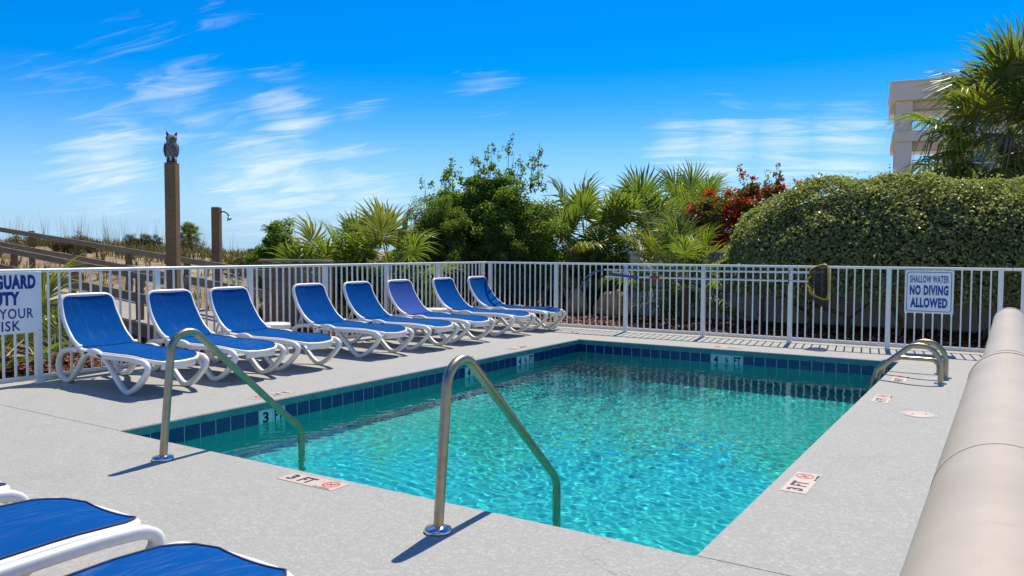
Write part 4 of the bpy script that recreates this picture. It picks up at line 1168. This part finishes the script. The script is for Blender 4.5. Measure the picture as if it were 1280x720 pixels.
# ================================================================== BOARDWALK, POSTS, OWL, DUNE PLANTS
SLP = .094
def cap_z(x): return 1.165 + SLP*(-10.2-x)
def walk_z(x): return cap_z(x)-.95
def beam(xa, za, xb, zb, y, w_, t):
    """plank along x with a slope; w_ in y, t in z; as mesh centred at its near end"""
    d = Vector((xb-xa, 0, zb-za)); L = d.length; b_ = MB().box(0, L, -w_/2, w_/2, -t/2, t/2, .004)
    ang = math.atan2(d.z, d.x); M_ = Matrix.Translation((xa, y, za)) @ Matrix.Rotation(-ang, 4, 'Y')
    return b_, M_
def railing(y, dz, xa, xb, label, posts):
    o = empty('boardwalk_railing', (0, 0, 0), 0, label, 'railing', 'weathered railings of the beach boardwalk')
    def add(name, z0, w_, t, yy, m=M_WOOD):
        b_, M_ = beam(xa, cap_z(xa)+dz+z0, xb, cap_z(xb)+dz+z0, yy, w_, t); q = b_.build(name, m, o); q.matrix_local = M_; return q
    q = add('cap_rail', -.02, .36, .045, y-.02, M_GREYW); q.matrix_local = q.matrix_local @ Matrix.Rotation(R(-40), 4, 'X'); add('cap_face', -.115, .04, .10, y-.04)
    add('mid_rail', -.45, .04, .14, y-.05)
    for x in posts: MB().box(-.045, .045, -.045, .045, -.5, cap_z(x)+dz-.045, .004).build('post', M_WOODP, o, (x, y+.025, 0))
    return o
railing(8.62, 0, -10.15, -22.5, 'grey weathered boardwalk railing rising left behind the owl post', np.arange(-10.5, -22, -1.75))
railing(7.15, -.13, -10.4, -20.5, 'lower weathered railing on near side of the boardwalk', np.arange(-11.35, -20, -1.9))
bw = empty('boardwalk', (0, 0, 0), 0, 'wooden boardwalk of pale planks rising over the dune to left', 'boardwalk')
pm_ = MB().box(-.067, .067, 7.05, 8.72, -.02, .02, .004).mesh('plank', M_PLANK)
for k in range(80):
    x = -9.75-.14*k
    link('plank', pm_, bw, mw=Matrix.Translation((x, 0, max(.02, walk_z(x)))) @ Matrix.Rotation(R(5.4) if walk_z(x) > .02 else 0, 4, 'Y'))
for y in (7.12, 8.65):
    b_, M_ = beam(-10, walk_z(-10)-.12, -21, walk_z(-21)-.12, y, .04, .2); q = b_.build('stringer', M_WOOD, bw); q.matrix_local = M_
# landing with box seat at the end of the railing
ld = empty('landing', (-10.9, 9.9, 0), 0, 'wooden landing with low plank screen at foot of the boardwalk', 'landing')
for k in range(7): MB().box(-.85, .85, -.03, .01, .05+k*.165, .05+k*.165+.155, .004).build('board', M_WOOD, ld)
MB().box(-.9, .9, -.08, .06, 1.215, 1.255, .006).build('cap_board', M_PLANK, ld)
for x in (-.8, 0, .8): MB().box(x-.045, x+.045, .012, .10, -.2, 1.21, .004).build('post', M_WOODP, ld)
# tall post with the owl decoy
op = empty('owl_post', (-9.11, 6.23, 0), 0, 'tall square brown timber post carrying the owl figure', 'post')
pst = MB().box(-.07, .07, -.07, .07, -.2, 2.52, .008).build('timber', M_WOODP, op); pst.rotation_euler = (0, 0, R(32))
MB().box(-.072, .072, -.072, .072, 2.522, 2.53, .002).build('end_grain', M_WOOD, op).rotation_euler = (0, 0, R(32))
M_OWLD = mat('owl_dark', (.025, .025, .028), .6, var=.4, vscale=40, bump=.5, bscale=120)
def owl_build(b, p, tc):
    mp = b.node('ShaderNodeMapping', inp={'Vector': tc, 'Scale': (1, 1, .6)}).outputs[0]
    v = b.node('ShaderNodeTexVoronoi', inp={'Vector': mp, 'Scale': 75})
    n = b.noise(tc, 30, 3, .6)
    c = b.mix(b.mrange(v.outputs['Distance'], .25, .6), (.30, .30, .275), (.06, .06, .058)); c = b.mix(b.mrange(n, .45, .7, 0, .6), c, (.16, .155, .14))
    b.l.new(c, p.inputs['Base Color'])
M_OWLB = mat('owl_breast', (.4, .4, .36), .7, build=owl_build)
M_OWLW = mat('owl_white', (.62, .60, .52), .6); M_OWLY = mat('owl_eye', (.65, .38, .04), .25)
ow = empty('owl_decoy', (-9.11, 6.23, 2.53), YAW+R(-52), 'grey and black plastic owl figure perched on the tall post', 'owl figure')
# local +x = facing direction
MB().lathe([(.055, 0), (.062, .004), (.062, .055), (.05, .065), (.0005, .07)], 20).build('base', M_OWLD, ow)
body = MB(); prof = [(.0005, .045), (.045, .05), (.068, .085), (.082, .14), (.084, .19), (.076, .235), (.062, .262), (.058, .275), (.066, .295), (.068, .32), (.058, .345), (.03, .362), (.0005, .366)]
body.lathe(prof, 24, (0, 0, 0), 1, 1.0, True, False).build('body', M_OWLB, ow)
for s in (-1, 1):
    wg = MB(); V = []; F = []
    for j in range(9):
        t = j/8; z = .25-.20*t; wd = .07*math.sin(math.pi*min(1, t*.8+.14))
        for i in range(5):
            u = -1+2*i/4; a = R(s*(108+u*38*math.sin(math.pi*min(1, t*.82+.12)))); rr = np.interp(z, [q[1] for q in prof], [q[0] for q in prof])+.008+.004*(1-u*u)
            V.append((rr*math.cos(a)-.012*t, rr*math.sin(a), z))
    for j in range(8):
        for i in range(4): a = j*5+i; F.append((a, a+1, a+6, a+5))
    wg.add(V, F, True).build('wing', M_OWLD, ow)
    MB().tube([(.012, s*.042, .345), (.016, s*.056, .375), (.012, s*.062, .398)], [.02, .014, .003], 7).build('ear_tuft', M_OWLD, ow)
    MB().lathe([(.0005, .012), (.012, .008), (.014, 0)], 12).build('eye', M_OWLY, ow).matrix_local = Matrix.Translation((.058, s*.027, .322)) @ Matrix.Rotation(R(s*22), 4, 'Z') @ Matrix.Rotation(R(90), 4, 'Y')
    MB().lathe([(.016, 0), (.028, .004), (.030, 0)], 16, cap=False).build('face_disc', M_OWLW, ow).matrix_local = Matrix.Translation((.054, s*.028, .322)) @ Matrix.Rotation(R(s*22), 4, 'Z') @ Matrix.Rotation(R(90), 4, 'Y')
    MB().tube([(.045, s*.028, .075), (.068, s*.03, .05), (.072, s*.03, .02)], [.014, .012, .005], 7).build('talon', M_OWLW, ow)
MB().tube([(.060, 0, .318), (.082, 0, .308), (.080, 0, .290)], [.012, .008, .002], 7).build('beak', M_OWLD, ow)
MB().tube([(-.055, 0, .10), (-.085, 0, .05), (-.09, 0, .005)], [.04, .03, .018], 8).build('tail', M_OWLD, ow)
# outdoor shower post
sp = empty('shower_post', (-11.78, 8.91, 0), R(30), 'shorter weathered post with outdoor shower head behind the railing', 'shower')
MB().box(-.07, .07, -.07, .07, -.3, 2.17, .012).build('timber', M_WOODP, sp)
MB().tube(spline([(.07, 0, 2.08), (.13, 0, 2.09), (.19, 0, 2.06), (.22, 0, 2.0)], 5), .012, 8).build('shower_arm', M_BLACK, sp)
MB().lathe([(.014, .05), (.02, .04), (.045, .0), (.0005, -.002)], 16).build('shower_head', M_STEEL, sp).matrix_local = Matrix.Translation((.23, 0, 1.95)) @ Matrix.Rotation(R(-28), 4, 'Y')

# dune grass and sea oats
def blades(n, xr, yr, hmin, hmax, wid, seed, dens=None, lean=.35):
    rg = np.random.default_rng(seed); V = []; F = []
    c = 0
    while c < n:
        x = -xr[0]-(xr[1]-xr[0])*rg.random()**1.3; x = -abs(x); y = rg.uniform(*yr)
        if dens and dens(x, y) < rg.random(): 
            c += .2; continue
        z = dune_z(x, y)
        for k in range(7):
            a = rg.uniform(0, 6.28); h = rg.uniform(hmin, hmax); l = lean*h*rg.uniform(.3, 1.3); ox, oy = rg.normal(0, .06, 2)
            dx, dy = math.cos(a), math.sin(a); px_, py_ = -dy*wid, dx*wid
            i = len(V)
            V += [(x+ox-px_, y+oy-py_, z-.03), (x+ox+px_, y+oy+py_, z-.03), (x+ox+dx*l*.35+px_*.8, y+oy+dy*l*.35+py_*.8, z+h*.6), (x+ox+dx*l*.35-px_*.8, y+oy+dy*l*.35-py_*.8, z+h*.6),
                  (x+ox+dx*l+px_*.15, y+oy+dy*l+py_*.15, z+h), (x+ox+dx*l-px_*.15, y+oy+dy*l-py_*.15, z+h)]
            F += [(i, i+1, i+2, i+3), (i+3, i+2, i+4, i+5)]; c += 1
    return np.array(V), np.array(F)
V, F = blades(60000, (12.5, 46), (2, 42), .08, .34, .013, 5, lambda x, y: max(.12, .6+1.4*mnoise.noise(Vector((x*.33, y*.33, 1)))), .7)
tag(link('dune_grass', fast_mesh('dune_grass', V, F, L_SCRUB)), 'tufts of dry green and brown grass covering the dune', 'grass', kind='stuff')
V, F = blades(2300, (15, 34), (2, 34), .5, 1.15, .0032, 6, lambda x, y: max(0, .35+1.3*mnoise.noise(Vector((x*.25, y*.25, 7)))), .28)
tag(link('sea_oats', fast_mesh('sea_oats', V, F, L_DRY)), 'thin tall sea oats standing on the dune against the sky', 'sea oats', kind='stuff')
rg = np.random.default_rng(9)
DL = ['scrubby olive bush on dune left of the owl post', 'scrubby olive bush on dune just right of the owl post', 'brown scrub bush on dune right of the shower post', 'low scrub bush on dune behind the railing at left edge',
      'round scrub bush on dune crest near the lime shrub', 'small scrub bush half way along the boardwalk railing', 'olive scrub bush at dune foot behind the second lounger']
for k, (px, d) in enumerate(((165, 24), (236, 26), (300, 21), (40, 24), (322, 24), (100, 20), (190, 15.5))):
    p = at(px, 305, d)
    shrub('dune_bush', DL[k], 'bush', (p.x, p.y, dune_z(p.x, p.y)), [(rg.uniform(-.6, .6), rg.uniform(-.5, .5), rg.uniform(.1, .32), .24) for _ in range(9)], (.055, .022), 200, L_SCRUB, 'scrub bushes on the dune', 2, seed=40+k)
p = at(237, 292, 30)
palm('small lone palm with short trunk on the dune crest', (p.x, p.y, dune_z(p.x, p.y)-.1), .85, .1, 26, .5, 33, 'g', None, el=(85, -45), name='dune_palm', pets=.6)

# ================================================================== FAR BUILDING
M_BLD = mat('concrete_cladding', (.76, .71, .62), .85, var=.06, vscale=.8)
M_BLD2 = mat('soffit_paint', (.74, .62, .48), .85, var=.08, vscale=.8)
M_GLASS = mat('window_glass', (.05, .08, .11), .08, spec=.8)
bo = at(1118, 218, 45); ax = Vector((_r.x, _r.y, 0)); ang = math.atan2(ax.y, ax.x)-R(24.5)
bd_ = empty('apartment_building', (bo.x, bo.y, 0), ang, 'beige apartment building with stacked balconies behind the cabbage palm', 'building')
FZ = [2.05, 5.05, 8.0]; RT = 11.0; BW, BD = 11.0, 7.0
for z in FZ: MB().box(-.15, BW, -.15, BD, z-.30, z+.30, .02).build('balcony_slab', M_BLD, bd_)
rf = MB().box(-.28, BW, -.28, BD, RT-1.0, RT, .02); r_ = rf.build('roof_fascia', M_BLD, bd_)
for z in (RT-.66, RT-.33): MB().box(-.30, BW, -.30, -.285, z-.02, z+.02).build('fascia_batten', M_BLD, r_)
MB().box(-.34, BW, -.34, BD, RT+.002, RT+.10, .01).build('roof_cap', M_BLD, r_)
MB().box(2.9, BW, 2.4, BD, 0, RT-1.01).build('wall', M_BLD2, bd_)
for z in [0]+FZ:
    z1 = z+.31 if z else 0; zt_ = {0: 1.74, FZ[0]: 4.74, FZ[1]: 7.69, FZ[2]: 9.99}[z]
    for x, y in ((.0, .0), (.0, 4.2), (5.2, .0), (10.2, .0)): MB().box(x, x+.85 if y == 0 else x+.5, y, y+.55, z1+.001, zt_, .01).build('column', M_BLD, bd_)
    MB().box(.9, 2.895, .35, .9, zt_-.45, zt_-.002, .01).build('beam', M_BLD2, bd_)
    if z:
        rl = MB(); 
        rl.tube([(.86, .02, z1+1.0), (5.15, .02, z1+1.0)], .03, 6).build('balcony_rail', M_WHITE, bd_)
        for k in range(34): MB().box(-.012, .012, -.012, .012, z1+.06, z1+.98).build('baluster', M_WHITE, bd_, (.95+.125*k, .02, 0)) if k < 24 else None
        MB().tube([(.02, .6, z1+1.0), (.02, 4.1, z1+1.0)], .03, 6).build('balcony_rail', M_WHITE, bd_)
        for k in range(14): MB().box(-.012, .012, -.012, .012, z1+.06, z1+.98).build('baluster', M_WHITE, bd_, (.02, .7+.25*k, 0))
        wd = MB().box(3.6, 5.0, 2.36, 2.395, z1+.05, z1+2.0, .01).build('window', M_WHITE, bd_); MB().box(3.68, 4.92, 2.345, 2.358, z1+.12, z1+1.93).build('pane', M_GLASS, wd)
